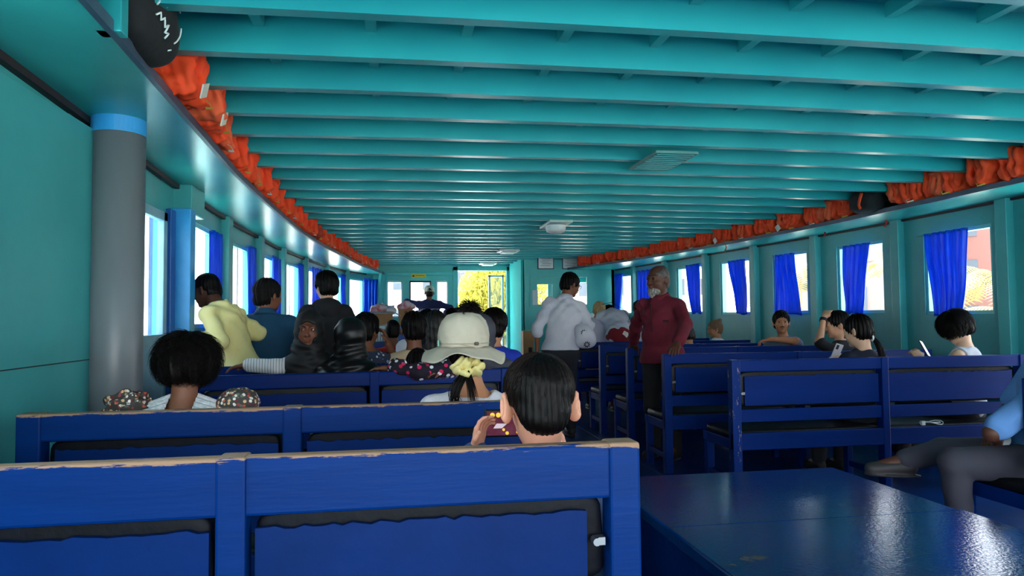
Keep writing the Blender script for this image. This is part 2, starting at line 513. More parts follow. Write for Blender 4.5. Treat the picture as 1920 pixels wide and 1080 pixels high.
for i, h in enumerate(Rholes):
    if h[2] > 0.5: side_window(30+i, RW, 1, h, 0)

# left sliding door with glass top and pale blue lower panel
t = struct(empty('door_2', (-1.45, 4.50, 0)))
m = MB()
for a, c in (((-.02, -.28, 0), (.02, -.21, 1.9)), ((-.02, .21, 0), (.02, .28, 1.9)), ((-.02, -.28, 1.84), (.02, .28, 1.9)), ((-.02, -.28, 1.02), (.02, .28, 1.13))): m.box(a, c)
m.build('door_frame', pale_blue, t, bevel=0.004)
m = MB(); m.box((-.012, -.22, 0.02), (.012, .22, 1.03)); m.build('lower_panel', pale_blue, t)
m = MB(); m.box((-.003, -.22, 1.12), (.003, .22, 1.85)); m.build('pane', glass_m, t)
# blue lit post faces beside the door
m = MB(); m.box((-1.55, 4.80, 0), (-1.415, 4.90, 1.93)); m.build('door_jamb', mat('deep_blue_paint', (18, 96, 176), 0.4, (14, 80, 160), 5), wl_, bevel=0.004)
m = MB(); m.box((-1.55, 4.90, 0), (-1.325, 5.02, 1.95)); m.box((-1.55, 5.02, 0), (-1.45, 5.32, 1.93)); m.build('door_post', sky_blue, wl_, bevel=0.006)
m = MB(); m.box((-1.55, 4.98, 1.93), (-1.34, 5.30, SH)); m.build('post_head', teal_wall, wl_, bevel=0.006)
# big flat lining panel on the near left wall with seams, and vertical batten
m = MB(); m.box((-1.34, 1.9, 0), (-1.315, 3.55, SH-0.06)); 
o = m.build('lining_panel', teal_wall, wl_, bevel=0.004)
m = MB(); m.box((-1.36, 1.95, 1.045), (-1.313, 3.5, 1.049)); m.build('panel_seam', dark_gap, wl_)
m = MB(); m.box((-1.5, 3.56, 0), (-1.335, 3.62, SH)); m.build('corner_batten', teal_wall, wl_, bevel=0.004)
# right door opening frame: bright cyan jamb
t = struct(empty('door_3', (4.8, 4.03, 0)))
m = MB(); m.box((-.05, -.60, 0), (.10, -.50, 2.04)); m.box((-.05, .50, 0), (.12, .66, 1.98)); m.box((-.03, -.6, 1.98), (.10, .66, 2.06)); m.build('door_frame', sky_blue, t, bevel=0.005)
m = MB(); m.box((.05, -.5, 0.05), (.09, -.12, 1.93)); m.build('sliding_leaf', mat('deep_blue_paint', (18, 96, 176)), t, bevel=0.005)

# stern partition behind the camera, mostly open
wb = panel_wall('wall_back', -2.3, -1.35, 4.85, [(-1.2, 4.7, 0.0, 2.3)], teal_wall)
# boat side outside: gunwale strip so the walls stand on a hull
hull = mat('white_hull', (225, 228, 230), 0.4)

# grey pipe
t = empty('drain_pipe', (-1.235, 3.42, 0), 0, 'thick grey plastic pipe standing floor to shelf against the left wall', 'pipe')
m = MB(); m.cyl((0, 0, 0), (0, 0, 2.05), 0.110, 40); m.build('pipe_body', grey_pvc, t, smooth=True).data.polygons.foreach_set('use_smooth', [True]*42)
m = MB(); m.cyl((0, 0, 2.05), (0, 0, SH), 0.112, 40); m.build('painted_collar', sky_blue, t, label='light blue painted top of the pipe')


# ------------------------------------------------------------------ soft solid modelling (distance fields, surface nets)
class Solid:
    def __init__(s, vox=0.008):
        s.vox = vox; s.p = []
    def ell(s, c, r, R=None, k=0.02, op='+', n=0):
        s.p.append(('e', np.array(c, float), np.array(r, float), None if R is None else np.array(R, float), k, op, n)); return s
    def cap(s, a, b_, ra, rb, k=0.02, op='+', sq=None):
        s.p.append(('c', np.array(a, float), np.array(b_, float), float(ra), float(rb), k, op, sq)); return s
    def box(s, c, h, r, R=None, k=0.01, op='+'):
        s.p.append(('b', np.array(c, float), np.array(h, float), r, None if R is None else np.array(R, float), k, op)); return s
    def bounds(s, q):
        if q[0] == 'e':
            r = q[2].max() if q[3] is not None else q[2]
            return q[1]-r, q[1]+r
        if q[0] == 'c':
            r = max(q[3], q[4]); return np.minimum(q[1], q[2])-r, np.maximum(q[1], q[2])+r
        r = np.linalg.norm(q[2])+q[3] if q[4] is not None else q[2]+q[3]
        return q[1]-r, q[1]+r
    def mesh(s, name, disp=None, mirror=False):
        v = s.vox
        bs = [s.bounds(q) for q in s.p if (q[5] if q[0] != 'c' else q[6]) != '-' and (q[0] != 'b' or q[6] != '-')]
        lo = np.min([b_[0] for b_ in bs], 0) - 0.03; hi = np.max([b_[1] for b_ in bs], 0) + 0.03
        n = np.ceil((hi-lo)/v).astype(int)+1
        F_ = np.full(n, 1.0, np.float32)
        ax = [lo[i] + v*np.arange(n[i]) for i in range(3)]
        for q in s.p:
            op = q[5] if q[0] == 'e' else q[6]
            k = q[4] if q[0] == 'e' else q[5]
            a, b_ = s.bounds(q)
            mgn = k + 2.5*v + 0.01
            i0 = np.clip(np.floor((a-mgn-lo)/v).astype(int), 0, n); i1 = np.clip(np.ceil((b_+mgn-lo)/v).astype(int)+1, 0, n)
            if np.any(i1 <= i0): continue
            sl = tuple(slice(i0[i], i1[i]) for i in range(3))
            X, Y, Z = np.meshgrid(ax[0][sl[0]], ax[1][sl[1]], ax[2][sl[2]], indexing='ij', sparse=True)
            if q[0] == 'e':
                c, r, R = q[1], q[2], q[3]
                x, y, z = X-c[0], Y-c[1], Z-c[2]
                if R is not None:
                    x, y, z = R[0, 0]*x+R[1, 0]*y+R[2, 0]*z, R[0, 1]*x+R[1, 1]*y+R[2, 1]*z, R[0, 2]*x+R[1, 2]*y+R[2, 2]*z
                k0 = np.sqrt((x/r[0])**2+(y/r[1])**2+(z/r[2])**2)
                k1 = np.sqrt((x/r[0]**2)**2+(y/r[1]**2)**2+(z/r[2]**2)**2)+1e-9
                d = k0*(k0-1)/k1
            elif q[0] == 'c':
                A, B = q[1], q[2]; D = B-A; L = D@D+1e-12
                x, y, z = X-A[0], Y-A[1], Z-A[2]
                t = np.clip((x*D[0]+y*D[1]+z*D[2])/L, 0, 1)
                d = np.sqrt((x-t*D[0])**2+(y-t*D[1])**2+(z-t*D[2])**2) - (q[3]+(q[4]-q[3])*t)
            else:
                c, h, r, R = q[1], q[2], q[3], q[4]
                x, y, z = X-c[0], Y-c[1], Z-c[2]
                if R is not None:
                    x, y, z = R[0, 0]*x+R[1, 0]*y+R[2, 0]*z, R[0, 1]*x+R[1, 1]*y+R[2, 1]*z, R[0, 2]*x+R[1, 2]*y+R[2, 2]*z
                x, y, z = np.abs(x)-h[0], np.abs(y)-h[1], np.abs(z)-h[2]
                d = np.sqrt(np.maximum(x, 0)**2+np.maximum(y, 0)**2+np.maximum(z, 0)**2)+np.minimum(np.maximum(x, np.maximum(y, z)), 0) - r
            f = F_[sl]
            if op == '+':
                hh = np.maximum(k-np.abs(f-d), 0)/max(k, 1e-6)
                F_[sl] = np.minimum(f, d) - hh*hh*k*0.25
            else:
                hh = np.maximum(k-np.abs(f+d), 0)/max(k, 1e-6)
                F_[sl] = np.maximum(f, -d) + hh*hh*k*0.25
        if disp is not None:
            I = np.nonzero(np.abs(F_) < 0.05)
            F_[I] += disp(ax[0][I[0]], ax[1][I[1]], ax[2][I[2]]).astype(np.float32)
        s.last = (F_, lo, v)
        S = F_ < 0
        c8 = [(i, j, k_) for i in (0, 1) for j in (0, 1) for k_ in (0, 1)]
        m = n-1
        cnt = np.zeros(m, np.int8)
        for (i, j, k_) in c8: cnt += S[i:m[0]+i, j:m[1]+j, k_:m[2]+k_]
        I, J, K = np.nonzero((cnt > 0) & (cnt < 8))
        idx = np.full(m, -1, np.int32); idx[I, J, K] = np.arange(len(I))
        P = np.zeros((len(I), 3)); W = np.zeros(len(I))
        val = {c: F_[I+c[0], J+c[1], K+c[2]] for c in c8}
        for c in c8:
            for a in range(3):
                if c[a] == 0:
                    d = list(c); d[a] = 1; d = tuple(d)
                    fa, fb = val[c], val[d]
                    cr = (fa < 0) != (fb < 0)
                    t = np.where(cr, fa/(fa-fb+1e-12), 0)
                    q = np.zeros((len(I), 3)); q[:] = c; q[:, a] = t
                    P[cr] += q[cr]; W[cr] += 1
        P = P/np.maximum(W, 1)[:, None]
        V = lo + v*(np.stack([I, J, K], 1)+P)
        quads = []
        for a in range(3):
            b_, c = (a+1) % 3, (a+2) % 3
            sh = [slice(1, m[0]), slice(1, m[1]), slice(1, m[2])]
            sh[a] = slice(0, m[a])
            A = S[tuple(sh)]
            sh2 = list(sh); sh2[a] = slice(1, m[a]+1)
            B = S[tuple(sh2)]
            E = np.nonzero(A != B)
            off = [1, 1, 1]; off[a] = 0
            g = [E[i]+off[i] for i in range(3)]
            def cell(db, dc):
                q = list(g); q[b_] = q[b_]-db; q[c] = q[c]-dc
                return idx[q[0], q[1], q[2]]
            Q = np.stack([cell(0, 0), cell(1, 0), cell(1, 1), cell(0, 1)], 1)
            ins = A[E]
            Q[~ins] = Q[~ins][:, ::-1]
            quads.append(Q)
        Q = np.concatenate(quads); Q = Q[(Q >= 0).all(1)]
        me = bpy.data.meshes.new(name)
        me.vertices.add(len(V)); me.vertices.foreach_set('co', V.ravel())
        me.loops.add(len(Q)*4); me.loops.foreach_set('vertex_index', Q.ravel())
        me.polygons.add(len(Q)); me.polygons.foreach_set('loop_start', np.arange(len(Q))*4)
        me.polygons.foreach_set('use_smooth', np.ones(len(Q), bool))
        me.update(calc_edges=True)
        me.validate()
        return me
    def build(s, name, m_, parent=None, disp=None, label=None):
        me = s.mesh(name, disp)
        for q in (m_ if isinstance(m_, (list, tuple)) else [m_]): me.materials.append(q)
        o = bpy.data.objects.new(name, me); col.objects.link(o)
        if parent is not None: o.parent = parent
        if label: o['label'] = label
        return o

def folds(a=0.004, f=22, seed=0, dirz=0.35):
    rnd = random.Random(seed); p = [rnd.uniform(0, 6.28) for _ in range(6)]
    def fn(x, y, z):
        w = x*1.0 + y*.7
        return a*(np.sin(2.5*f*(.55*w+dirz*z)+p[0]+2.2*np.sin(f*.45*z+p[1])+1.5*np.sin(13*x+p[4])) + 0.8*np.sin(f*2.9*(z*.7-x*.5+y*.4)+p[2]+1.8*np.sin(f*.5*x+p[3])))*(0.55+0.45*np.sin(7*z+5*x+p[5]))
    return fn
def hairnoise(a=0.004, f=60, seed=0, c=(0, 0, 0)):
    rnd = random.Random(seed); p = [rnd.uniform(0, 6.28) for _ in range(6)]
    def fn(x, y, z):
        th = np.arctan2(y-c[1], x-c[0])
        return a*(np.sin(f*.35*th+p[0]+9*(z-c[2])) + .7*np.sin(f*.8*th+p[1]+14*(z-c[2])+p[2]) + .5*np.sin(f*(z-c[2])+p[3]+4*th))
    return fn

SKIN = {'light': (214, 160, 128), 'tan': (190, 130, 94), 'brown': (128, 80, 56), 'dark': (92, 56, 42), 'pale': (222, 176, 146)}
def skin(k):
    c = SKIN[k]
    return mat('skin_'+k, c, .5, tuple(int(v*.93) for v in c), 9, bump=.04, bscale=80, spec=.35)
hair_black = mat('black_hair', (9, 7, 7), .46, (16, 12, 11), 30, stretch=(2, 2, .5), bump=.3, bscale=90, spec=.12)
hair_brown = mat('dark_brown_hair', (20, 13, 11), .45, (32, 21, 17), 30, stretch=(2, 2, .5), bump=.3, bscale=90)
hair_blond = mat('blond_hair', (190, 158, 108), .45, (150, 118, 78), 30, stretch=(2, 2, .5), bump=.4, bscale=60)
hair_grey = mat('grey_hair', (96, 90, 86), .6, (58, 54, 52), 40, bump=.3, bscale=120)
eye_white = mat('eye_white', (226, 220, 212), .2)
eye_iris = mat('eye_iris', (24, 14, 10), .15)
lip_m = mat('lip_skin', (138, 74, 66), .45)

def head_frame(c, yaw_, pitch_, roll_=0.0):
    """yaw about z (positive = to the person's left), pitch positive looks down"""
    return Matrix.Rotation(yaw_, 3, 'Z') @ Matrix.Rotation(-pitch_, 3, 'X') @ Matrix.Rotation(roll_, 3, 'Y')

def add_head(S, c, R, h=1.0, ears=True, face=True, earsz=1.0, flare=.45):
    c = Vector(c)
    def P(x, y, z): return tuple(c + R @ Vector((x*h, y*h, z*h)))
    def r(*a): return tuple(v*h for v in a)
    S.ell(P(0, -.012, .030), r(.076, .094, .086), R, .02*h)
    S.ell(P(0, .022, -.025), r(.063, .072, .088), R, .03*h)
    S.ell(P(0, .034, -.070), r(.048, .052, .040), R, .025*h)
    if face:
        S.ell(P(0, .076, -.098), r(.020, .018, .016), R, .02*h)
        for sx in (-1, 1):
            S.ell(P(.036*sx, .066, -.034), r(.024, .022, .026), R, .02*h)
            S.cap(P(.012*sx, .094, .026), P(.044*sx, .080, .024), .010*h, .009*h, .012*h)
        S.cap(P(0, .094, .012), P(0, .114, -.030), .008*h, .012*h, .010*h)
        for sx in (-1, 1): S.ell(P(.012*sx, .102, -.034), r(.009, .010, .008), R, .006*h)
        S.ell(P(0, .093, -.056), r(.023, .012, .007), R, .006*h)
        S.ell(P(0, .091, -.068), r(.020, .012, .008), R, .006*h)
        S.ell(P(0, .106, -.062), r(.022, .010, .0022), R, .003*h, '-')
        for sx in (-1, 1): (S.ell(P(.031*sx, .101, .006), r(.019, .016, .011), R, .008*h, '-'), S.ell(P(.031*sx, .086, .006), r(.0165, .0125, .0135), R, .003*h), S.ell(P(.031*sx, .104, .0055), r(.0135, .014, .0072), R, .002*h, '-'))
    if ears:
        for sx in (-1, 1):
            E_ = R @ Matrix.Rotation((flare if earsz < 1.2 else .80)*sx, 3, 'Z')
            S.ell(P((.082+.008*(earsz > 1.2))*sx, -.012, -.012), r(.010*earsz, .020*earsz, .033*earsz), E_, .008*h)
            S.ell(P((.092+.014*(earsz > 1.2))*sx, (-.004-.022*(earsz > 1.2)), -.008), r(.007, .011*earsz, .022*earsz), E_, .005*h, '-')

def add_face_bits(root, c, R, h, brow=hair_black, look=(0, 0), lips=True, parent=None):
    c = Vector(c)
    def P(x, y, z): return c + R @ Vector((x*h, y*h, z*h))
    for sx in (-1, 1):
        S = Solid(.0022); 
        m = MB()
        # eyeball: sphere whose pole faces forward, iris as its own material zone
        Rl = R @ Matrix.Rotation(look[0], 3, 'Z') @ Matrix.Rotation(look[1], 3, 'X')
        nr, ns = 12, 18; rr = .0118*h; cc = P(.031*sx, .0842, .006)
        vs = []; fs = []; mi = []
        for j in range(nr+1):
            t = pi*j/nr
            for i in range(ns):
                a = 2*pi*i/ns
                vs.append(cc + Rl @ Vector((rr*sin(t)*cos(a), rr*cos(t), rr*sin(t)*sin(a))))
        for j in range(nr):
            for i in range(ns):
                a, b_ = j*ns+i, j*ns+(i+1) % ns
                fs.append((a, a+ns, b_+ns, b_)); mi.append(1 if j < 3 else 0)
        m.v = [tuple(v) for v in vs]; m.f = fs; m.mi = mi
        m.build('eye', [eye_white, eye_iris], root, smooth=True)
        m = MB()
        m.tube([P(.012*sx, .104, .021), P(.028*sx, .101, .0275), P(.048*sx, .086, .023)], [.003*h, .0042*h, .002*h], 6, flat=.6)
        m.build('eyebrow', brow, root, smooth=True)
    if lips:
        m = MB()
        m.tube([P(-.021, .096, -.0585), P(-.008, .1055, -.0555), P(0, .106, -.057), P(.008, .1055, -.0555), P(.021, .096, -.0585)], [.001, .0035*h, .003*h, .0035*h, .001], 6)
        m.tube([P(-.019, .096, -.064), P(0, .1055, -.069), P(.019, .096, -.064)], [.001, .0045*h, .001], 6)
        m.build('lips', lip_m, root, smooth=True)

def add_hand(S, w, d, nrm, h=1.0, curl=0.3, thumb=1, spread=1.0, fk=.004):
    """w wrist, d direction of the fingers, nrm palm normal (palm side), thumb +1/-1 side"""
    w = Vector(w); d = Vector(d).normalized(); nrm = Vector(nrm); nrm = (nrm - d*nrm.dot(d)).normalized(); sd = d.cross(nrm)*thumb
    S.ell(tuple(w + d*.045*h), (.040*h, .048*h, .016*h), Matrix((sd, d, nrm)).transposed(), .02*h)
    lens = (.068, .078, .072, .056)
    for i in range(4):
        off = (1.5-i)*.0195*h
        base = w + d*.080*h + sd*off
        L = lens[i]*h
        a = curl*(.8+.12*i)
        dd = (d + sd*(1.5-i)*.06*spread).normalized()
        p = base; prev = p - d*.02*h
        ang = 0
        for j, (l, r0) in enumerate(((.45, .0092), (.30, .0084), (.25, .0072))):
            ang += a*(1.0 if j == 0 else 1.15)
            q = p + (dd*cos(ang) + nrm*sin(ang))*L*l
            S.cap(tuple(p), tuple(q), r0*h, r0*h*.93, fk*h)
            p = q
        S.cap(tuple(prev), tuple(base), .011*h, .0095*h, .008*h)
    tb = w + d*.022*h + sd*.026*h
    t1 = tb + (d*.55 + sd*.62 + nrm*.35).normalized()*.040*h
    t2 = t1 + (d*.85 + sd*.15 + nrm*(.25+curl*.5)).normalized()*.032*h
    S.cap(tuple(tb), tuple(t1), .0135*h, .011*h, .012*h); S.cap(tuple(t1), tuple(t2), .0105*h, .0085*h, .004*h)

def hair_style(root, style, c, R, h, m_, vox=.006, seed=0):
    c = Vector(c)
    def P(x, y, z): return tuple(c + R @ Vector((x*h, y*h, z*h)))
    def r(*a): return tuple(v*h for v in a)
    S = Solid(vox)
    amp = .003
    if style in ('short', 'buzz', 'thick', 'balding', 'spiky'):
        t = {'short': .013, 'buzz': .004, 'thick': .024, 'balding': .004, 'spiky': .016}[style]
        S.ell(P(0, -.014, .034), r(.076+t, .094+t, .086+t*1.1), R, .01)
        if style in ('thick', 'spiky'): S.ell(P(0, .03, .085), r(.07, .07, .045), R, .03)
        S.ell(P(0, -.055, -.035), r(.066+t*.6, .05+t*.6, .055), R, .03)
        S.ell(P(0, .130, -.050), r(.112, .092, .122), R, .015, '-')
        S.box(P(0, .045, -.115), r(.14, .07, .085), .012*h, R, .01, '-')
        S.box(P(0, 0, -.165), r(.14, .16, .075), .012*h, R, .01, '-')
        for sx in (-1, 1): S.ell(P(.098*sx, -.005, -.028), r(.028, .028, .040), R, .01, '-')
        if style == 'balding': S.ell(P(0, .06, .11), r(.06, .09, .05), R, .03, '-')
        amp = .0015 if style in ('buzz', 'balding') else .004
    elif style == 'bob':
        S.ell(P(0, -.012, .03), r(.102, .120, .112), R, .01)
        S.ell(P(0, -.03, -.03), r(.104, .098, .085), R, .04)
        S.ell(P(0, .125, -.06), r(.075, .075, .125), R, .02, '-')
        S.box(P(0, 0, -.165), r(.16, .18, .06), .02*h, R, .02, '-')
        amp = .006
    elif style in ('long', 'pony', 'bun', 'lowpony'):
        S.ell(P(0, -.014, .034), r(.088, .107, .100), R, .01)
        if style == 'long':
            S.ell(P(0, -.04, -.04), r(.092, .080, .12), R, .05)
            S.ell(P(0, -.085, -.20), r(.088, .045, .17), R, .05)
        else:
            S.ell(P(0, -.05, -.03), r(.076, .062, .07), R, .03)
        S.ell(P(0, .128, -.05), r(.088, .080, .120), R, .02, '-')
        if style != 'long':
            S.box(P(0, 0, -.165), r(.14, .16, .07), .012*h, R, .01, '-')
            for sx in (-1, 1): S.ell(P(.098*sx, .004, -.03), r(.028, .032, .040), R, .01, '-')
        amp = .004
    cc = tuple(c)
    o = S.build('hair', m_, root, hairnoise(amp*h, 60, seed, cc))
    if style == 'bun':
        S = Solid(vox); S.ell(P(0, -.085, .115), r(.036, .036, .034), R); S.build('hair_bun', m_, o, hairnoise(.003, 60, seed+1, P(0, -.085, .115)))
    return o

def person(label, loc, face=0.0, S=1.0, sit=True, neck=None, head=None, yaw_=0.0, pitch_=0.0, roll_=0.0, hs=1.0, skin_='brown', hair='short', hair_m=None,
           top=(60, 60, 60), top2=None, sleeve=1.0, bottom=(30, 32, 40), hip=None, shw=.165, arms=None, hands=None, vox=.009, bulk=1.0, seed=0, earsz=1.0,
           facebits=False, top_m=None, legs=None, look=(0, 0), neckcut=0.0, fold=.0042, cutz=None, hem=0.0, curl=.3, name='person', shoes=(30, 28, 28), sleeve_w=1.0, collar=False, brow=None, belly=0.0):
    """all joints in the person's own frame: x right, y forward, z up; loc is the floor point under the pelvis"""
    root = empty(name, loc, face, label, 'person')
    z0 = hip if hip is not None else ((0, 0, .53) if sit else (0, 0, .93*S))
    z0 = Vector(z0)
    nk = Vector(neck) if neck is not None else z0 + Vector((0, -.02, .50))*S
    hd = Vector(head) if head is not None else nk + Vector((0, .03, .155))*S
    R = head_frame(hd, yaw_, pitch_, roll_)
    h = hs*S
    up = (nk-z0).normalized(); L = (nk-z0).length
    right = Vector((1, 0, 0)); right = (right - up*right.dot(up)).normalized()
    fwd = up.cross(right)
    T = Matrix((right, fwd, up)).transposed()
    w = shw*S
    sh = {sx: nk - up*.072*S + right*w*sx*.95 for sx in (-1, 1)}
    if arms is None: arms = {}
    hands = hands or {}
    A = {}
    for sx in (-1, 1):
        if sx in arms: e, wr = Vector(arms[sx][0]), Vector(arms[sx][1])
        elif sit: e = sh[sx] + Vector((.05*sx, .06, -.26))*S; wr = e + Vector((-.06*sx, .22, -.04))*S
        else: e = sh[sx] + Vector((.06*sx, -.02, -.28))*S; wr = e + Vector((.0, .08, -.24))*S
        A[sx] = (e, wr)
    Lg = {}
    for sx in (-1, 1):
        hp = z0 + Vector((.09*sx, 0, -.02))*S
        if legs and sx in legs: kn, an = Vector(legs[sx][0]), Vector(legs[sx][1])
        elif sit:
            kn = z0 + Vector((.10*sx, .42, -.02))*S; an = Vector((kn.x, kn.y+.03, .09))
        else: kn = Vector((.10*sx*S, .03, z0.z*.52)); an = Vector((.10*sx*S, -.02, .09))
        Lg[sx] = (hp, kn, an)
    def torso(B, g=0.0, kk=.06):
        def tp(x, y, z): return tuple(z0 + right*x*S + fwd*y*S + up*z*L)
        b = bulk
        B.ell(tp(0, .0, .66), ((.155*b)*S+g, (.105*b)*S+g, .30*L+g*.3), T, kk)
        B.ell(tp(0, .01+belly*.5, .33), ((.140*b)*S+g, (.100*b+belly)*S+g, .26*L), T, kk)
        B.ell(tp(0, -.01, .02), ((.165*b)*S+g, (.120*b)*S+g, .13*S+g), T, kk)
        B.cap(tuple(sh[-1]+right*.03*S), tuple(sh[1]-right*.03*S), .046*S*b+g, .046*S*b+g, .04)
        B.cap(tuple(nk-up*.03*S), tuple(nk-up*.10*S), .058*S+g, .09*S+g, .05)
        for sx in (-1, 1): B.cap(tuple(nk-up*.022*S), tuple(sh[sx]+up*.0*S), .040*S+g, .038*S+g, .02)
    def arm(B, sx, g=0.0, frac=1.0, gw=0.0):
        e, wr = A[sx]
        B.cap(tuple(sh[sx]), tuple(sh[sx].lerp(e, min(1, frac*2))), .045*S*min(bulk, 1.1)+g, (.045-.008*min(1, frac*2))*S+g+gw*.5, .025)
        if frac > .5:
            f = (frac-.5)*2
            B.cap(tuple(e), tuple(e.lerp(wr, f)), .037*S+g+gw*.5, (.036-.012*f)*S+g+gw, .02)
    B = Solid(vox)
    torso(B)
    B.cap(tuple(hd + R @ Vector((0, -.025, -.05))*h), tuple(nk-up*.03*S), .052*h, .056*S, .03)
    add_head(B, hd, R, h, hair not in ('hijab',), facebits or hair == 'hijab' or True, earsz)
    for sx in (-1, 1):
        arm(B, sx)
        e, wr = A[sx]
        hdv = hands.get(sx)
        if hdv is None: d = (wr-e).normalized(); nn = Vector((-sx*.6, 0, -1)); cu = curl
        else: d, nn, cu = Vector(hdv[0]), Vector(hdv[1]), hdv[2]
        th = sx if hdv is None or len(hdv) < 4 else hdv[3]
        B.cap(tuple(wr), tuple(wr+d.normalized()*.015), .024*S, .024*S, .01)
        add_hand(B, wr + d.normalized()*.01, d, nn, S*.98, cu, th)
        hp, kn, an = Lg[sx]
        B.cap(tuple(hp), tuple(kn), .078*S*bulk, .054*S, .04); B.cap(tuple(kn), tuple(an), .052*S, .036*S, .02)
        B.cap(tuple(an), tuple(an+Vector((0, .15*S, -.045))), .036*S, .028*S, .02)
    B.build('body', skin(skin_), root)
    # clothes
    tm = top_m or mat('cloth_%d_%d_%d' % top, top, .85, top2, 9, bump=.25, bscale=50)
    C = Solid(vox)
    g = .014 + max(0, fold-.004)*1.3
    torso(C, g)
    for sx in (-1, 1):
        if sleeve > 0: arm(C, sx, g*.65, sleeve, .010*sleeve_w)
    if not sit or hem:
        C.ell(tuple(z0+Vector((0, 0, -.06*S-hem*.5))), (.175*S*bulk+g, .125*S*bulk+g+belly*.5, .12*S+hem), None, .06)
    if neckcut: C.ell(tuple(nk+up*.035*S), (neckcut, neckcut*.9, .065*S+neckcut*.12), T, .012, '-')
    elif not collar: C.ell(tuple(nk+up*.045*S), (.070*S, .070*S, .055*S), T, .01, '-')
    if sleeve == 0:
        for sx in (-1, 1): C.ell(tuple(sh[sx]+right*.045*S*sx), (.072*S, .11*S, .12*S), T, .01, '-')
    if cutz is not None: C.box((0, 0, cutz-.30), (.8, .8, .29), .01, None, .006, '-')
    C.build('top', tm, root, folds(fold, 24, seed))
    if collar:
        m = MB(); n_ = 20
        m.lathe([(.064*S, -.035), (.066*S, .012), (.060*S, .022), (.072*S, .018), (.088*S, -.025)], (0, 0, 0), 24)
        o = m.build('collar', tm, root, smooth=True, solid=.002)
        o.matrix_local = Matrix.Translation(nk+up*.015*S-fwd*.004) @ T.to_4x4() @ Matrix.Rotation(-.25, 4, 'X')
    bm_ = mat('trouser_%d_%d_%d' % bottom, bottom, .85, None, bump=.2, bscale=60)
    D = Solid(max(vox, .008))
    D.ell(tuple(z0+Vector((0, -.005, -.02))), (.168*S*bulk+.006, .125*S*bulk+.006, .13*S), T if sit else None, .05)
    for sx in (-1, 1):
        hp, kn, an = Lg[sx]
        D.cap(tuple(hp), tuple(kn), .078*S*bulk+.012, .054*S+.016, .04); D.cap(tuple(kn), tuple(an+(kn-an)*.05), .052*S+.015, .036*S+.020, .02)
    D.build('trousers', bm_, root, folds(.003, 20, seed+3))
    for sx in (-1, 1):
        an = Lg[sx][2]
        Sx = Solid(.008)
        Sx.cap(tuple(an+Vector((0, -.02, -.03))), tuple(an+Vector((0, .16*S, -.052))), .045*S, .038*S, .02)
        Sx.ell(tuple(an+Vector((0, .06, -.078))), (.048*S, .14*S, .012), None, .01)
        Sx.build('shoe', mat('shoe_%d_%d_%d' % shoes, shoes, .6), root)
    if facebits: add_face_bits(root, hd, R, h, brow or hair_m or hair_black, look)
    if hair and hair != 'hijab': hair_style(root, hair, hd, R, h, hair_m or hair_black, max(.005, vox*.7), seed)
    root_info = dict(root=root, hd=hd, R=R, h=h, nk=nk, up=up, T=T, sh=sh, A=A, z0=z0, S=S, fwd=fwd, right=right)
    return root_info

def scarf(I, rgb, m_=None, seed=0, vox=.007, open_face=True, big=1.0, drape=.20):
    hd, R, h, nk, S = I['hd'], I['R'], I['h'], I['nk'], I['S']
    def P(x, y, z): return tuple(hd + R @ Vector((x*h, y*h, z*h)))
    C = Solid(vox)
    C.ell(P(0, -.016, .030), (.094*h*big, .112*h*big, .104*h*big), R, .02)
    C.ell(P(0, .0, -.06), (.088*h, .094*h, .092*h), R, .04)
    C.cap(P(0, -.01, -.09), tuple(nk), .085*h, .10*S, .05)
    C.ell(tuple(nk+Vector((0, .01, -.09))*S), (drape*S, .150*S, .14*S), I['T'], .06)
    if open_face: C.ell(P(0, .115, -.018), (.058*h, .075*h, .078*h), R, .012, '-')
    m_ = m_ or mat('scarf_%d_%d_%d' % rgb, rgb, .7, None, bump=.2, bscale=30)
    hc = tuple(hd)
    rnd = random.Random(seed); p = [rnd.uniform(0, 6.28) for _ in range(5)]
    def dsp(x, y, z):
        zz = z-hc[2]; xx = x-hc[0]; yy = y-hc[1]
        lo_ = np.clip((.04-zz)/.1, .25, 1)
        return .0045*lo_*(np.sin(70*zz+26*xx+9*yy+p[0]+1.5*np.sin(20*xx+p[1])) + .7*np.sin(120*zz-30*xx+p[2]+18*yy))
    return C.build('headscarf', m_, I['root'], dsp)

def strands(root, c, R, h, m_, n, whorl, length, r0=.0012, rx=(.082, .102, .094), cz=.03, seed=0, lift=.006, stop=None, wave=.1, seg=7, name='hair_strands', flow=None, tip=.15):
    """hair as tapering strands combed over the skull away from the whorl"""
    rnd = random.Random(seed); m = MB()
    c = Vector(c); ax_ = Vector(whorl).normalized()
    u = ax_.cross(Vector((1, .3, 0))).normalized(); v = ax_.cross(u)
    for _ in range(n):
        phi = rnd.uniform(0, 2*pi); th0 = math.acos(1-rnd.random()*1.35) if rnd.random() < .85 else rnd.uniform(0, .5)
        L_ = length*rnd.uniform(.6, 1.2)
        wv = rnd.uniform(-wave, wave); lf = lift*rnd.uniform(.1, 1.6)
        pts = []
        for i in range(seg):
            t = i/(seg-1)
            th = th0 + L_*t; ph = phi + wv*t*t*2
            d = ax_*cos(th) + (u*cos(ph)+v*sin(ph))*sin(th)
            q = Vector((d.x*rx[0], d.y*rx[1], d.z*rx[2]+cz))
            if d.z < -.35 or th > 2.5:
                pass
            q += d*lf*(.3+t)
            # below the widest line the strands fall rather than wrap under
            if stop is not None and q.z < stop(d):
                break
            pts.append(c + R @ (q*h))
        if len(pts) < 3: continue
        rr = [r0*h*(1-(1-tip)*(i/(len(pts)-1))**1.5) for i in range(len(pts))]
        m.tube(pts, rr, 3, caps=False)
    return m.build(name, m_, root, smooth=True)

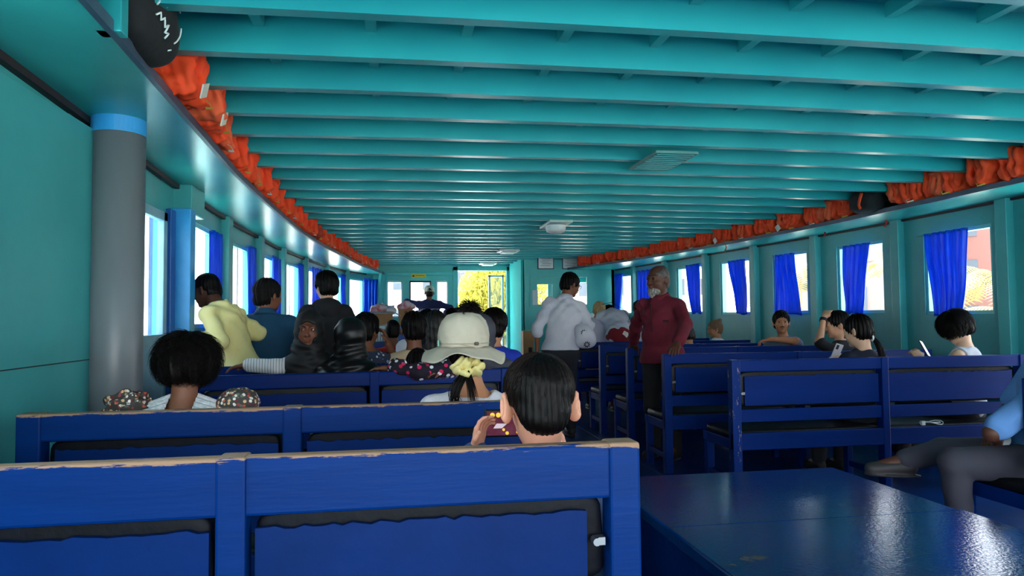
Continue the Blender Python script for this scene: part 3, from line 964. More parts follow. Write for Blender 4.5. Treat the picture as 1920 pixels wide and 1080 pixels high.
# ------------------------------------------------------------------ engine hatch (platform in the foreground)
t = empty('engine_hatch', (0, 0, 0), 0, 'large low glossy blue painted engine hatch platform in the right foreground', 'platform')
m = MB(); m.box((1.00, -0.5, 0), (2.13, 3.26, 0.405)); m.build('hatch_side', blue_side, t, bevel=0.004)
m = MB(); m.box((0.965, 2.47, 0.405), (2.16, 3.29, 0.447)); m.build('rear_lid', blue_hatch, t, bevel=0.007)
m = MB(); m.box((0.960, 0.9, 0.408), (2.165, 2.462, 0.452)); m.build('front_lid', blue_hatch, t, bevel=0.007)
m = MB(); m.box((0.960, -0.6, 0.408), (2.165, 0.893, 0.452)); m.build('near_lid', blue_hatch, t, bevel=0.007)
m = MB(); m.box((0.985, -0.45, 0.20), (0.999, 2.42, 0.215)); m.build('side_batten', dark_gap, t)

# ------------------------------------------------------------------ benches
chipped = mat('blue_paint_chipped_to_wood', (0, 42, 112), 0.42, (0, 34, 96), 2.2, 6, spec=.12, stretch=(2, 2, .6), bump=0.15, bscale=30, wear=(150, 132, 120), wear_scale=16, wear_amt=0.40)
def bench(loc, xs, label, worn=False, chip=False, rz=0.0, rail=0.075, seat_side=True, group=None, legs_inset=0.0):
    """xs: local x of the posts. local origin: floor under the back frame, seat towards +y"""
    P = blue_worn if worn else blue
    t = empty('bench', loc, rz, label, 'bench', group)
    pw = 0.072 if worn else 0.062
    for x in xs:
        m = MB()
        if x == xs[0]: a, c = x, x+pw
        elif x == xs[-1]: a, c = x-pw, x
        else: a, c = x-pw*.42, x+pw*.42
        m.box((a, -0.008, 0), (c, 0.062, 0.922)); m.build('back_post', chipped if chip and x == xs[0] else P, t, bevel=0.006, label='post chipped down to bare wood' if chip and x == xs[0] else None)
        m = MB(); m.box((a+.004, 0.40, 0), (c-.004, 0.455, 0.40)); m.build('front_leg', P, t, bevel=0.005)
        m = MB(); m.box((a+.006, 0.062, 0.335), (c-.006, 0.455, 0.402)); m.build('side_rail', P, t, bevel=0.005)
        m = MB(); m.box((a+.01, 0.062, 0.11), (c-.01, 0.40, 0.15)); m.build('stretcher', P, t, bevel=0.004)
    x0, x1 = xs[0], xs[-1]
    m = MB(); m.box((x0+0.004, 0.0, 0.92-rail-0.003), (x1-0.004, 0.045, 0.9205)); m.build('top_rail', P, t, bevel=0.007)
    m = MB(); m.box((x0, -0.006, 0.335), (x1, 0.03, 0.445)); m.build('seat_back_rail', P, t, bevel=0.005)
    m = MB(); m.box((x0, 0.415, 0.34), (x1, 0.46, 0.405)); m.build('seat_front_rail', P, t, bevel=0.005)
    for a, c in zip(xs, xs[1:]):
        a2 = a + (pw if a == x0 else pw/2); c2 = c - (pw if c == x1 else pw/2)
        m = MB(); m.box((a2, 0.0, 0.515), (c2, 0.03, 0.598)); m.build('middle_rail', P, t, bevel=0.004)
        # blue backing board with a slightly ragged edge, black cushion behind it
        top = 0.92-rail-0.032
        m = MB()
        nn = 36
        rnd = random.Random(int(a*100)+7)
        ed = [rnd.uniform(-.004, .004) for _ in range(nn+1)]
        xa, xb = a2+(0.035 if a == x0 else 0.010), c2-(0.05 if c == x1 else 0.010)
        vs = []; 
        for i in range(nn+1):
            x = xa + (xb-xa)*i/nn
            vs += [(x, 0.012, 0.622+ed[i]*0.6), (x, 0.012, top+ed[i]), (x, 0.026, 0.622+ed[i]*0.6), (x, 0.026, top+ed[i])]
        fs = []
        for i in range(nn):
            p, q = 4*i, 4*i+4
            fs += [(p, q, q+1, p+1), (p+2, p+3, q+3, q+2), (p+1, q+1, q+3, p+3), (p, p+2, q+2, q)]
        fs += [(0, 1, 3, 2), (4*nn, 4*nn+2, 4*nn+3, 4*nn+1)]
        m.add(vs, fs); m.build('back_board', P if not worn else blue_side, t)
        m = MB(); m.pillow(((a2+c2)/2, 0.066, (0.60+0.92-rail)/2+.004), ((c2-a2)/2-0.004, 0.036, (0.92-rail-0.60)/2), 0.22, 0.18, 40, 14, None, 0.004, 3, 25)
        m.build('back_cushion', navy_vinyl if worn else vinyl, t, smooth=True)
        m = MB(); m.pillow(((a+c)/2, 0.245, 0.428), ((c-a)/2-0.006, 0.205, 0.034), 0.35, 0.14, 40, 12, None, 0.004, 5, 14)
        m.build('seat_cushion', vinyl, t, smooth=True)
    m = MB()
    for x in (x0+pw+0.02, x1-pw-0.02):
        m.box((x-0.008, -0.004, 0.695), (x+0.008, 0.02, 0.712)); m.cyl((x+0.012*(1 if x < 0 else -1), -0.008, 0.703), (x+0.012*(1 if x < 0 else -1), 0.02, 0.703), 0.009, 10)
    m.build('latch_bolt', steel, t)
    return t

bench((0, 1.57, 0), [-1.28, -0.34, 0.548], 'nearest worn blue wooden bench back, across the bottom left of the view', worn=True, rail=0.120)
bench((0, 2.45, 0), [-1.17, -0.34, 0.55], 'blue bench with brown worn edge where the floral girl and bucket hat woman sit', worn=True, rail=0.085)
bench((0, 4.02, 0), [-1.08, -0.12, 0.66], 'blue bench under the black satin headscarf, floral sleeve over its back', rz=radians(4.5))
bench((0, 4.74, 0), [-1.36, -0.12, 0.72], 'blue bench holding the beige shirt passenger, pinstriped arm lying on its left end')
Lb = [(5.62, 'blue bench just beyond the beige shirt passenger on the left side'), (6.35, 'blue bench under the red shirt boy on the left side'),
      (7.2, 'blue bench beyond the red shirt boy, left rows near the bow')]
for y, lb in Lb: bench((0, y, 0), [-1.36, -0.12, 0.75], lb)
RB = [(4.36, [2.16, 3.27, 4.38], 'nearest complete blue bench at the right, its left post chipped down to bare wood', 0),
      (5.26, [2.05, 3.2, 4.38], 'blue bench in the right rows whose corner post the maroon shirt man leans on', 0),
      (6.38, [2.13, 3.25, 4.35], 'blue bench in the right rows behind the maroon shirt man, at his right hand', 0),
      (7.18, [2.10, 3.2, 4.35], 'blue bench in the right rows beside the white shirt man and his cloth bag', 0),
      (8.16, [2.06, 3.2, 4.3], 'darker blue bench in front of the bending white top passenger', 0),
      (9.1, [2.3, 3.2, 4.2], 'far right blue bench next to the bun haired woman by the wall', 0),
      (10.1, [2.6, 3.3, 4.1], 'farthest blue bench against the right wall near the cooler box', 0)]
for y, xs, lb, r_ in RB: bench((0, y, 0), xs, lb, chip=(y == 4.36))
bench((0, 2.70, 0), [2.74, 3.7, 4.7], 'blue bench at the right edge carrying the man in the light blue shirt')

# ------------------------------------------------------------------ curtains
def curtain(P, side, yt0, yt1, yb0, yb1, zt, zb, label, seed=0, folds=5, off=0.03):
    rnd = random.Random(seed)
    ph = [rnd.uniform(0, 6.28) for _ in range(5)]
    t = empty('curtain', (0, 0, 0), 0, label, 'curtain')
    m = MB()
    def fn(u, v):
        a = yt0 + (yt1-yt0)*u; c = yb0 + (yb1-yb0)*u
        vv = v**1.3
        y = a + (c-a)*vv + 0.015*sin(6*v + ph[0])*v
        dep = 0.018 + 0.016*sin(2*pi*folds*u + ph[1] + 0.8*sin(3*v+ph[2])) + 0.007*sin(2*pi*folds*2.3*u + ph[3]+2*v)
        z = zt + (zb-zt)*v + 0.012*sin(pi*u*2+ph[4])*v
        return (interp(P, y) - side*(off+dep), y, z)
    m.sheet(fn, 60, 26)
    m.build('curtain_cloth', curtain_m, t, smooth=True, solid=0.002)
    m = MB()
    y0_, y1_ = min(yt0, yt1)-0.08, max(yt0, yt1)+0.08
    m.tube([(interp(P, y0_)-side*(off+.018), y0_, zt-0.01), (interp(P, y1_)-side*(off+.018), y1_, zt-0.01)], 0.003, 6)
    m.build('curtain_wire', steel, t)
    return t
R_C = [(5.76, 5.26, 5.64, 5.34, 1.94, 1.20, 'wide blue satin curtain in the nearest right window, above the tank top woman'),
       (6.90, 6.50, 6.90, 6.66, 1.95, 1.22, 'blue curtain pinched towards the bottom, window showing the pale hotel building'),
       (8.13, 7.76, 8.12, 7.60, 1.96, 1.22, 'blue curtain with slanting right hem above the curly haired young man'),
       (9.10, 8.72, 8.92, 8.70, 1.97, 1.24, 'narrow blue curtain gathered to the right over the bun haired woman'),
       (10.32, 9.90, 10.12, 9.88, 2.0, 1.26, 'blue curtain just right of the maroon shirt man and his head'),
       (11.98, 11.35, 11.98, 11.40, 2.03, 1.27, 'flat blue curtain just left of the maroon shirt man'),
       (12.85, 12.55, 12.85, 12.68, 2.03, 1.28, 'small blue curtain in the last right window next to the cabin partition')]
for i, c in enumerate(R_C): curtain(RW, 1, *c, seed=i+1, folds=4 if i else 6)
L_C = [(5.84, 6.20, 5.84, 6.22, 1.93, 0.80, 'blue curtain in the window the yellow shirt man leans out of'),
       (7.36, 7.66, 7.50, 7.66, 1.96, 1.1, 'blue curtain behind and left of the teal shirt man'),
       (8.55, 9.05, 8.55, 9.02, 1.97, 1.1, 'blue curtain just right of the teal shirt man and his head'),
       (10.1, 10.38, 10.1, 10.38, 2.0, 1.15, 'thin blue curtain left of the black hoodie man'),
       (10.98, 11.7, 10.98, 11.7, 2.02, 1.15, 'blue curtain touching the black hoodie man at his left'),
       (12.88, 13.1, 12.9, 13.1, 2.03, 1.2, 'blue curtain just right of the black hoodie man'),
       (13.98, 14.22, 13.95, 14.2, 2.03, 1.22, 'small blue curtain beside the last left batten before the bow')]
for i, c in enumerate(L_C): curtain(LW, -1, *c, seed=i+20, folds=3)
# curtain hanging in the front left corner
t = empty('curtain', (0, 0, 0), 0, 'long blue curtain in the front left corner beside the cardboard boxes', 'curtain')
m = MB(); m.sheet(lambda u, v: (-0.56+0.22*u*(1-0.12*sin(pi*v)) + 0.02*v, 14.0 + 0.02*sin(u*22+v), 2.0-0.93*v), 40, 14); m.build('curtain_cloth', curtain_m, t, smooth=True, solid=0.002)
m = MB(); m.tube([(-0.7, 14.0, 2.0), (-0.28, 14.0, 2.0)], 0.004, 6); m.build('curtain_wire', steel, t)

# ------------------------------------------------------------------ life jackets on the shelves
def jacket_pad(seed):
    """one foam slab folded in two inside its orange cloth; thin in y, the fold at the bottom"""
    rnd = random.Random(seed)
    S = Solid(.0085)
    g = rnd.uniform(.020, .028)
    S.box((0, -g, .012), (.135, .004, .085), .016, None, .012); S.box((rnd.uniform(-.02, .01), g, .012), (.13, .004, .085+rnd.uniform(-.02, .01)), .016, None, .012)
    S.cap((-.13, 0, -.085), (.125, rnd.uniform(-.01, .01), -.085), .034, .036, .02)
    S.cap((.13, -g, -.08), (.145, -g, .09), .022, .016, .015); S.cap((.125, g, -.08), (.135, g, .08), .020, .018, .015)
    p = [rnd.uniform(0, 6.28) for _ in range(6)]
    def dsp(x, y, z):
        return .0055*(np.sin(42*z+30*y+p[0]+2*np.sin(18*x+p[1])) + .8*np.sin(110*y+20*z*np.sin(9*x+p[2])+p[3]) + .6*np.sin(70*z-44*x+p[4]) + .5*np.sin(120*x+40*z+p[5]))
    return S.build('foam_panel', orange if seed % 6 != 4 else orange2, None, dsp)
pads = []
for q in range(6):
    o = jacket_pad(42+q)
    pads.append(o)
    col.objects.unlink(o)
strapmeshes = []
def jacket(x, y, z, side, rz, label, group, n, seed, red=False, tagged=False, spread=0.33, droop=0.0):
    rnd = random.Random(seed)
    t = empty('life_jacket', (x, y, z), rz + (0 if side < 0 else pi), label, 'life jacket', group)
    for q in range(n):
        o = pads[rnd.randrange(6)].copy()
        if red:
            o.data = o.data.copy(); o.data.materials[0] = mat('rust_orange_vest', (196, 66, 44), 0.8, (180, 54, 36), 6, bump=.3, bscale=20)
        col.objects.link(o); o.parent = t
        o.location = (rnd.uniform(-.03, .02), -spread/2 + spread*(q+.5)/n + rnd.uniform(-.01, .01), rnd.uniform(-.004, .006))
        o.rotation_euler = (rnd.uniform(-.16, .16), rnd.uniform(-.05, .05) + droop, rnd.uniform(-.32, .32))
        o.scale = (rnd.uniform(.92, 1.05), rnd.uniform(.9, 1.1)*spread/n/0.088, rnd.uniform(.9, 1.0))
    m = MB()
    sx = 0.14; sy = rnd.uniform(-.1, .1)
    m.tube([(sx-.05, sy, -.085), (sx+.02, sy+.02, -.10), (sx+.035, sy+.045, -.125), (sx+.0, sy+.08, -.115)], 0.006, 5, flat=.3)
    m.build('tie_tape', strap_m if seed % 3 else cream, t)
    if tagged:
        m = MB(); m.obox((0.17, -0.10, -0.09), (0.006, 0.075, 0.06), Euler((.4, .3, 0)).to_matrix()); m.build('size_tag', cream, t, label='white size label sewn to the jacket')
    return t
words = ['first', 'second', 'third', 'fourth', 'fifth', 'sixth', 'seventh', 'eighth', 'ninth', 'tenth', 'eleventh', 'twelfth', 'thirteenth', 'fourteenth',
         'fifteenth', 'sixteenth', 'seventeenth', 'eighteenth', 'nineteenth', 'twentieth', 'twenty-first', 'twenty-second', 'twenty-third', 'twenty-fourth',
         'twenty-fifth', 'twenty-sixth', 'twenty-seventh', 'twenty-eighth']
yl = [3.2225 + 0.435*i for i in range(24)]
for i, y in enumerate(yl):
    xi = interp(LI, y)
    red = (i == 12)
    dy = interp(LI, y+.2)-interp(LI, y-.2)
    lb = ('rust red folded life jacket sticking up among the orange ones on the left shelf' if red else
          'orange life jacket on the left shelf right next to the black bag, hanging lowest' if i == 0 else
          'orange life jacket with a white tag on top, second from the black bag' if i == 1 else
          'folded orange life jacket on the left shelf, %s counting from the black bag' % words[i])
    jacket(xi - 0.085 + (0.05 if i < 2 else 0), y, SH + 0.152, -1, -math.atan2(dy, .4), lb, 'life jackets on the left shelf', 4, 100+i, red, i in (0, 1), .37, 0.0)
yr = [2.3525 + 0.435*i for i in range(24)]
for i, y in enumerate(yr):
    if i == 8: continue
    xi = interp(RI, y)
    dy = interp(RI, y+.2)-interp(RI, y-.2)
    far = i >= 8
    lb = 'bundled orange life jacket on the right shelf, %s %s the black bag' % (words[(i-9) if far else (7-i)], 'beyond' if far else 'this side of')
    jacket(xi + 0.085, y, SH + 0.152, 1, -math.atan2(dy, .4), lb, 'life jackets on the right shelf', 4, 200+i, False, i in (11, 14), .37, 0.0)

# bags on the shelves
def dome_bag(loc, r, label, seed, marks=True):
    t = empty('duffel_bag', loc, 0, label, 'bag')
    m = MB(); m.pillow((0, 0, 0), r, 0.8, 0.8, 36, 24, None, 0.008, seed, 16); m.build('bag_body', black_cloth, t, smooth=True)
    if marks:
        def onb(y, z):
            k_ = 1 - (abs(y)/r[1])**2.4 - (abs(z)/r[2])**2.4
            return (r[0]*max(k_, 0)**.42 + 0.006, y, z)
        def stroke(pts, w=.005):
            mk = MB(); mk.tube([onb(a_[0]+(b2[0]-a_[0])*k_/6, a_[1]+(b2[1]-a_[1])*k_/6) for a_, b2 in zip(pts, pts[1:]) for k_ in range(7 if b2 == pts[-1] else 6)], w, 5); mk.build('lettering_stroke', white_paint, t, smooth=True)
        stroke([(-.105, .055), (-.105, .10), (-.06, .10), (-.06, .055), (-.105, .055)], .0028)
        stroke([(-.125, .06), (-.135, .075), (-.125, .085)], .0025)
        stroke([(-.13, .0), (-.12, .018), (-.10, .022), (-.085, .01)], .0035)
        stroke([(-.13, -.035), (-.115, -.02), (-.11, -.045), (-.095, -.03)], .0035)
        stroke([(-.095, -.035), (-.085, -.06), (-.07, -.045), (-.075, -.075), (-.055, -.07), (-.06, -.09)], .0035)
        stroke([(.045, -.01), (.04, -.04), (.025, -.065), (.01, -.08)], .003)
        stroke([(.02, -.10), (.005, -.108)], .0035)
        stroke([(.05, .05), (.055, .065)], .003)
    return t
dome_bag((-0.93, 2.66, 2.285), (0.155, 0.19, 0.148), 'black cloth bag with white lettering on the left shelf beside the life jackets', 4)
dome_bag((-0.97, 2.16, 2.285), (0.13, 0.17, 0.148), 'second dark bag at the top edge, left of the teal hanger post', 9, False)
m = MB(); m.box((-0.93, 2.36, SH), (-0.85, 2.42, RZ)); o = m.build('shelf_hanger', teal, None, bevel=.004)
tag(o, 'short teal post between the two dark bags on the left shelf', 'post')
t = dome_bag((4.25, 5.8325, 2.255), (0.12, 0.17, 0.115), 'small black bag with an orange strap squeezed between life jackets on the right shelf', 14, False)
m = MB(); m.tube([(-.125, -.10, .05), (-.135, -.09, .0), (-.13, -.06, -.05), (-.12, -.07, -.09)], .02, 8, flat=.4); m.build('orange_strap', orange, t, smooth=True)
# red tapes hanging from the right shelf
for y, zz, lb in ((6.12, .05, 'red tape end hanging nearest to the nearest curtained window on the right'), (7.05, .04, 'red tape end hanging below the right shelf, middle one'), (8.45, .07, 'red tape end hanging below the right shelf, farthest one')):
    m = MB(); xx = interp(RI, y) + (.01 if y > 8 else .35)
    m.sheet(lambda u, v: (xx+.01*sin(v*5), y+.025*(u-.5), SH-zz*1.3*v), 2, 6); o = m.build('hanging_tape', mat('red_tape', (196, 40, 30), .6), None, solid=.003)
    tag(o, lb, 'tape')

# ------------------------------------------------------------------ ceiling fittings and signs
t = empty('ceiling_panel', (1.84, 4.68, BZ-0.012), 0, 'flat grey-green square panel screwed under the beams', 'panel')
m = MB(); m.box((-.15, -.27, 0), (.15, .27, .02)); m.build('plate', mat('grey_green_plate', (96, 150, 146), .5, (80, 132, 130), 5), t, bevel=.004)
m = MB()
for i in range(9): m.box((-.13, -.24+.055*i, -.004), (.13, -.225+.055*i, 0.001))
m.build('ribs', teal, t)
t = empty('ceiling_lamp', (1.83, 8.0, BZ-.02), 0, 'square pale ceiling fitting with a round drum lamp in the middle', 'lamp')
m = MB(); m.box((-.13, -.30, 0), (.13, .30, .03)); m.build('base_plate', fixture_m, t, bevel=.005)
m = MB(); m.lathe([(0.001, -.085), (.07, -.083), (.105, -.07), (.115, -.04), (.12, 0.0)], (0, 0, 0), 28); m.build('drum', white_paint, t, smooth=True)
for y, lb in ((11.35, 'flat white ceiling lamp between the drum lamp and the bow door'), (13.9, 'flat white ceiling lamp right in front of the bow door')):
    t = empty('ceiling_lamp', (1.80, y, BZ-.01), 0, lb, 'lamp')
    m = MB(); m.box((-.16, -.20, 0), (.16, .20, .03)); m.build('base_plate', white_paint, t, bevel=.006)
    m = MB(); m.box((-.11, -.15, -.02), (.11, .15, 0.001)); m.build('diffuser', fixture_m, t, bevel=.006)

def text(body, size, loc, rot, m_, parent, name='lettering', ext=0.001):
    cu = bpy.data.curves.new(name, 'FONT')
    cu.body = body; cu.size = size; cu.align_x = 'CENTER'; cu.align_y = 'CENTER'; cu.extrude = ext
    cu.materials.append(m_)
    o = bpy.data.objects.new(name, cu); col.objects.link(o)
    bpy.context.view_layer.update()
    me = bpy.data.meshes.new_from_object(o.evaluated_get(bpy.context.evaluated_depsgraph_get()))
    bpy.data.objects.remove(o)
    o = bpy.data.objects.new(name, me); col.objects.link(o)
    o.parent = parent; o.location = loc; o.rotation_euler = rot
    return o
ink = mat('dark_ink', (20, 24, 40), .6)
t = empty('warning_sign', (0.45, 14.29, 2.085), 0, 'small yellow sign strip above the wheelhouse windows', 'sign')
m = MB(); m.box((-.145, 0, -.035), (.145, .008, .035)); m.build('plate', mat('yellow_sign', (226, 186, 34), .5), t)
m = MB(); m.box((-.125, -.003, -.02), (-.085, 0.001, .012)); m.box((-.06, -.003, .004), (.12, 0.001, .012)); m.build('markings', ink, t)
for x, lb in ((2.77, 'left framed white notice at the top of the cabin partition'), (3.24, 'right framed white notice at the top of the cabin partition')):
    t = empty('framed_notice', (x, 12.97, 2.26), 0, lb, 'sign')
    m = MB(); m.box((-.155, 0, -.13), (.155, .012, .13)); m.build('frame', mat('navy_frame', (20, 30, 64), .4), t, bevel=.01)
    m = MB(); m.box((-.14, -.004, -.115), (.14, 0.002, .115)); m.build('paper', white_paint, t)
    m = MB()
    for r_ in range(5): m.box((-.10+.03*(r_ % 2), -.006, .07-.034*r_), (.10-.02*(r_ % 3), -.003, .076-.034*r_))
    m.build('text_lines', ink, t)
# small posters seen in the partition window
t = empty('notice_sheet', (2.56, 12.975, 1.60), 0, 'pale sheet of paper stuck at lower left of the partition window', 'notice')
m = MB(); m.box((-.05, 0, -.14), (.05, .004, .14)); m.build('paper', mat('pale_paper', (190, 214, 222), .6), t)

# ------------------------------------------------------------------ cargo near the wheelhouse
card = mat('cardboard', (176, 132, 84), .8, (160, 118, 74), 6)
card_in = mat('cardboard_dark_print', (120, 84, 52), .8)  # darker brown than the carton, used for its packing tape
plastic_clear = mat('milky_plastic_bag', (226, 228, 230), .25, (196, 202, 210), 9, bump=.5, bscale=14)
m = MB(); m.box((-0.62, 11.55, 0), (0.42, 12.5, 1.12)); o = m.build('storage_locker', mat('locker_blue', (14, 84, 176), .45, (12, 72, 158), 4), None, bevel=.01)
tag(o, 'blue locker at the bow carrying the cardboard boxes', 'locker')
t = empty('cardboard_box', (-0.22, 11.75, 1.12), .08, 'open brown cardboard box stuffed with plastic bags, left of the helmsman', 'box')
m = MB(); m.box((-.16, -.13, 0), (.16, .13, .20)); m.build('carton', card, t)
m = MB(); m.obox((0, -.19, .205), (.34, .13, .006), Euler((.25, 0, 0)).to_matrix()); m.obox((.23, 0, .19), (.14, .26, .006), Euler((0, .5, 0)).to_matrix()); m.build('flap', mat('carton_flap', (206, 196, 178), .7), t)
t = empty('cardboard_box', (0.17, 11.80, 1.12), -.1, 'second cardboard box right of the open one with red and white bags on it', 'box')
m = MB(); m.box((-.12, -.13, 0), (.12, .13, .25)); m.build('carton', card, t, bevel=.004)
m = MB(); m.box((-.02, -.132, .02), (.02, -.129, .23)); m.build('packing_tape', card_in, t)
bags = [((-.26, 11.78, 1.38), (.16, .12, .09), 'red_white_bag', (196, 60, 56), 'red and clear plastic bag heaped in the open cardboard box'),
        ((-.08, 11.76, 1.37), (.10, .10, .06), 'milky_bag', (214, 216, 214), 'milky plastic bag between the two heaps of red packets'),
        ((.16, 11.80, 1.43), (.14, .11, .07), 'red_packet_bag', (204, 92, 92), 'plastic bag of red packets on the second cardboard box'),
        ((.38, 11.75, 1.22), (.10, .12, .13), 'blue_grey_bag', (170, 184, 196), 'greyish see-through bag slumped beside the helmsman')]
for i, (c, r, nm, rgb, lb) in enumerate(bags):
    t = empty('plastic_bag', c, 0, lb, 'bag')
    m = MB(); m.pillow((0, 0, 0), r, .9, .9, 26, 18, None, .022, i+31, 30); m.build('bag_body', mat(nm, rgb, .3, (232, 232, 230), 12, 5, bump=.5, bscale=20), t, smooth=True)
    m = MB(); m.tube([(0, 0, r[2]*.8), (.02, 0, r[2]*1.1), (.05, -.01, r[2]*1.05)], [.02, .012, .02], 7); m.build('knot', plastic_clear, t, smooth=True)
t = empty('wrapped_basket', (-0.30, 8.55, 0), 0, 'blue plastic basket wrapped in shiny clear film behind the patterned shirt passenger', 'basket')
m = MB(); m.box((-.36, -.25, 0), (.36, .25, .95)); m.build('stand', mat('dark_blue_crate', (16, 60, 130), .5), t, bevel=.01)
m = MB(); m.box((-.33, -.22, .95), (.33, .22, 1.10)); m.build('basket', mat('grey_basket', (96, 120, 140), .5, (150, 168, 180), 20), t, bevel=.02)
m = MB()
for i in range(22): m.box((-.32+.03*i, -.228, .965), (-.307+.03*i, -.222, 1.085))
m.build('slots', mat('basket_slot', (206, 214, 218), .4), t)
m = MB(); m.pillow((0, 0, 1.115), (.35, .24, .035), .5, .25, 40, 10, None, .012, 3, 40); m.build('film', mat('shiny_film', (150, 184, 204), .12, (210, 226, 232), 10, bump=.6, bscale=30), t, smooth=True)
# cooler and cartons by the partition
t = empty('cooler_box', (3.45, 12.2, 0), 0, 'big white cooler box with a latch in front of the cabin partition', 'cooler')
m = MB(); m.box((-.42, -.3, .35), (.42, .3, 1.20)); m.build('body', white_paint, t, bevel=.03)
m = MB(); m.box((-.44, -.32, 1.20), (.44, .32, 1.29)); m.build('lid', white_paint, t, bevel=.03)
m = MB(); m.box((-.45, -.4, 0), (.45, .35, .35)); m.build('stand', mat('dark_wood_stand', (48, 40, 38), .7), t)
m = MB(); m.box((-.36, -.335, .95), (-.33, -.30, 1.16)); m.build('latch', mat('brass_latch', (150, 120, 70), .5), t)
t = empty('cardboard_box', (2.95, 11.2, 0), 0, 'small cardboard box in front of the white cooler', 'box')
m = MB(); m.box((-.15, -.15, .0), (.15, .15, .95)); m.build('carton', card, t, bevel=.004)
t = empty('cardboard_box', (2.22, 12.0, 0), 0, 'tall cardboard carton standing against the partition beside the white shirt man', 'box')
m = MB(); m.box((-.09, -.12, 0), (.09, .12, 1.0)); m.build('carton', card, t, bevel=.004)
m = MB(); m.box((.0, -.124, .62), (.06, -.119, .72)); m.build('printed_mark', ink, t)
# earphone cable on the seat of the right bench
t = empty('earphones', (3.68, 4.40, 0.448), 0, 'white charging cable with plug looped on the seat of the nearest right bench', 'cable')
m = MB(); m.box((-.12, -.012, 0), (-.09, .012, .03)); m.build('plug', white_paint, t, bevel=.004)
m = MB(); m.tube([(-.10, 0, .02)] + [(-.02+.1*cos(a)*(.7+.1*a/3), .03*sin(a)+.02, .012+.012*sin(a*2)) for a in [i*.45 for i in range(26)]], .0035, 6); m.build('cable', white_paint, t, smooth=True)

# ------------------------------------------------------------------ special cloths
def pattern_mat(name, base, spots, scale=60, rough=.85, thr=(0.0, 0.30), stretch=(1, 1, 1), kind='F1'):
    m = bpy.data.materials.new(name); m.use_nodes = True
    n, l = m.node_tree.nodes, m.node_tree.links
    p = n['Principled BSDF']; p.inputs['Roughness'].default_value = rough
    t = n.new('ShaderNodeTexCoord'); mp = n.new('ShaderNodeMapping'); mp.inputs['Scale'].default_value = stretch
    v = n.new('ShaderNodeTexVoronoi'); v.inputs['Scale'].default_value = scale
    l.new(t.outputs['Object'], mp.inputs[0]); l.new(mp.outputs[0], v.inputs['Vector'])
    sep_ = n.new('ShaderNodeSeparateColor'); l.new(v.outputs['Color'], sep_.inputs[0])
    r = n.new('ShaderNodeValToRGB'); r.color_ramp.interpolation = 'CONSTANT'
    while len(r.color_ramp.elements) < len(spots): r.color_ramp.elements.new(.5)
    for i, c in enumerate(spots):
        r.color_ramp.elements[i].position = i/len(spots); r.color_ramp.elements[i].color = lin(c)+(1,)
    l.new(sep_.outputs[0], r.inputs[0])
    g = n.new('ShaderNodeValToRGB'); g.color_ramp.elements[0].position = thr[1]; g.color_ramp.elements[1].position = thr[1]+.05
    l.new(v.outputs['Distance'], g.inputs[0])
    mx = n.new('ShaderNodeMixRGB'); l.new(g.outputs[0], mx.inputs[0]); l.new(r.outputs[0], mx.inputs[1]); mx.inputs[2].default_value = lin(base)+(1,)
    l.new(mx.outputs[0], p.inputs['Base Color'])
    return m
def stripe_mat(name, a, b_, scale, axis='X', thr=.9):
    m = bpy.data.materials.new(name); m.use_nodes = True
    n, l = m.node_tree.nodes, m.node_tree.links
    p = n['Principled BSDF']; p.inputs['Roughness'].default_value = .8
    t = n.new('ShaderNodeTexCoord'); w = n.new('ShaderNodeTexWave'); w.bands_direction = axis; w.inputs['Scale'].default_value = scale; w.inputs['Distortion'].default_value = .6
    w.inputs['Detail'].default_value = 0
    l.new(t.outputs['Object'], w.inputs['Vector'])
    r = n.new('ShaderNodeValToRGB'); r.color_ramp.elements[0].position = thr; r.color_ramp.elements[1].position = min(1, thr+.04)
    r.color_ramp.elements[0].color = lin(a)+(1,); r.color_ramp.elements[1].color = lin(b_)+(1,)
    l.new(w.outputs['Fac'], r.inputs[0]); l.new(r.outputs[0], p.inputs['Base Color'])
    return m
floral = pattern_mat('small_floral_print', (66, 62, 58), [(226, 214, 200), (190, 92, 60), (120, 44, 50), (216, 176, 130), (96, 108, 92), (236, 230, 222), (150, 66, 70)], 75, thr=(0, .42))
floral2 = pattern_mat('pink_white_flower_print', (24, 16, 36), [(222, 36, 96), (24, 16, 36), (238, 236, 240), (214, 30, 80), (24, 16, 36), (240, 240, 240)], 34, thr=(0, .40))
paisley = pattern_mat('grey_blue_patchwork_print', (44, 54, 76), [(150, 164, 190), (30, 36, 52), (96, 112, 142), (196, 204, 216), (40, 50, 70)], 48, thr=(0, .34), stretch=(1, 1, .7))
maroon_print = pattern_mat('maroon_leaf_print', (128, 22, 34), [(226, 214, 206), (128, 22, 34), (128, 22, 34), (120, 20, 32)], 13, thr=(0, .5))
pin = stripe_mat('black_pinstripe_on_white', (226, 226, 228), (30, 30, 36), 20, 'X', .93)
lace = mat('white_lace', (232, 230, 230), .8, (190, 188, 190), 70, bump=.5, bscale=120)
satin = mat('black_satin', (10, 10, 12), .40, (18, 18, 21), 4, bump=.10, bscale=12, spec=.35)
white_cotton = mat('white_cotton', (222, 222, 230), .85, (206, 206, 220), 6, bump=.4, bscale=30, transl=.12)
rib_white = mat('ribbed_white_knit', (230, 224, 228), .85, (222, 214, 220), 5, stretch=(1, 1, .05), bump=.6, bscale=120)

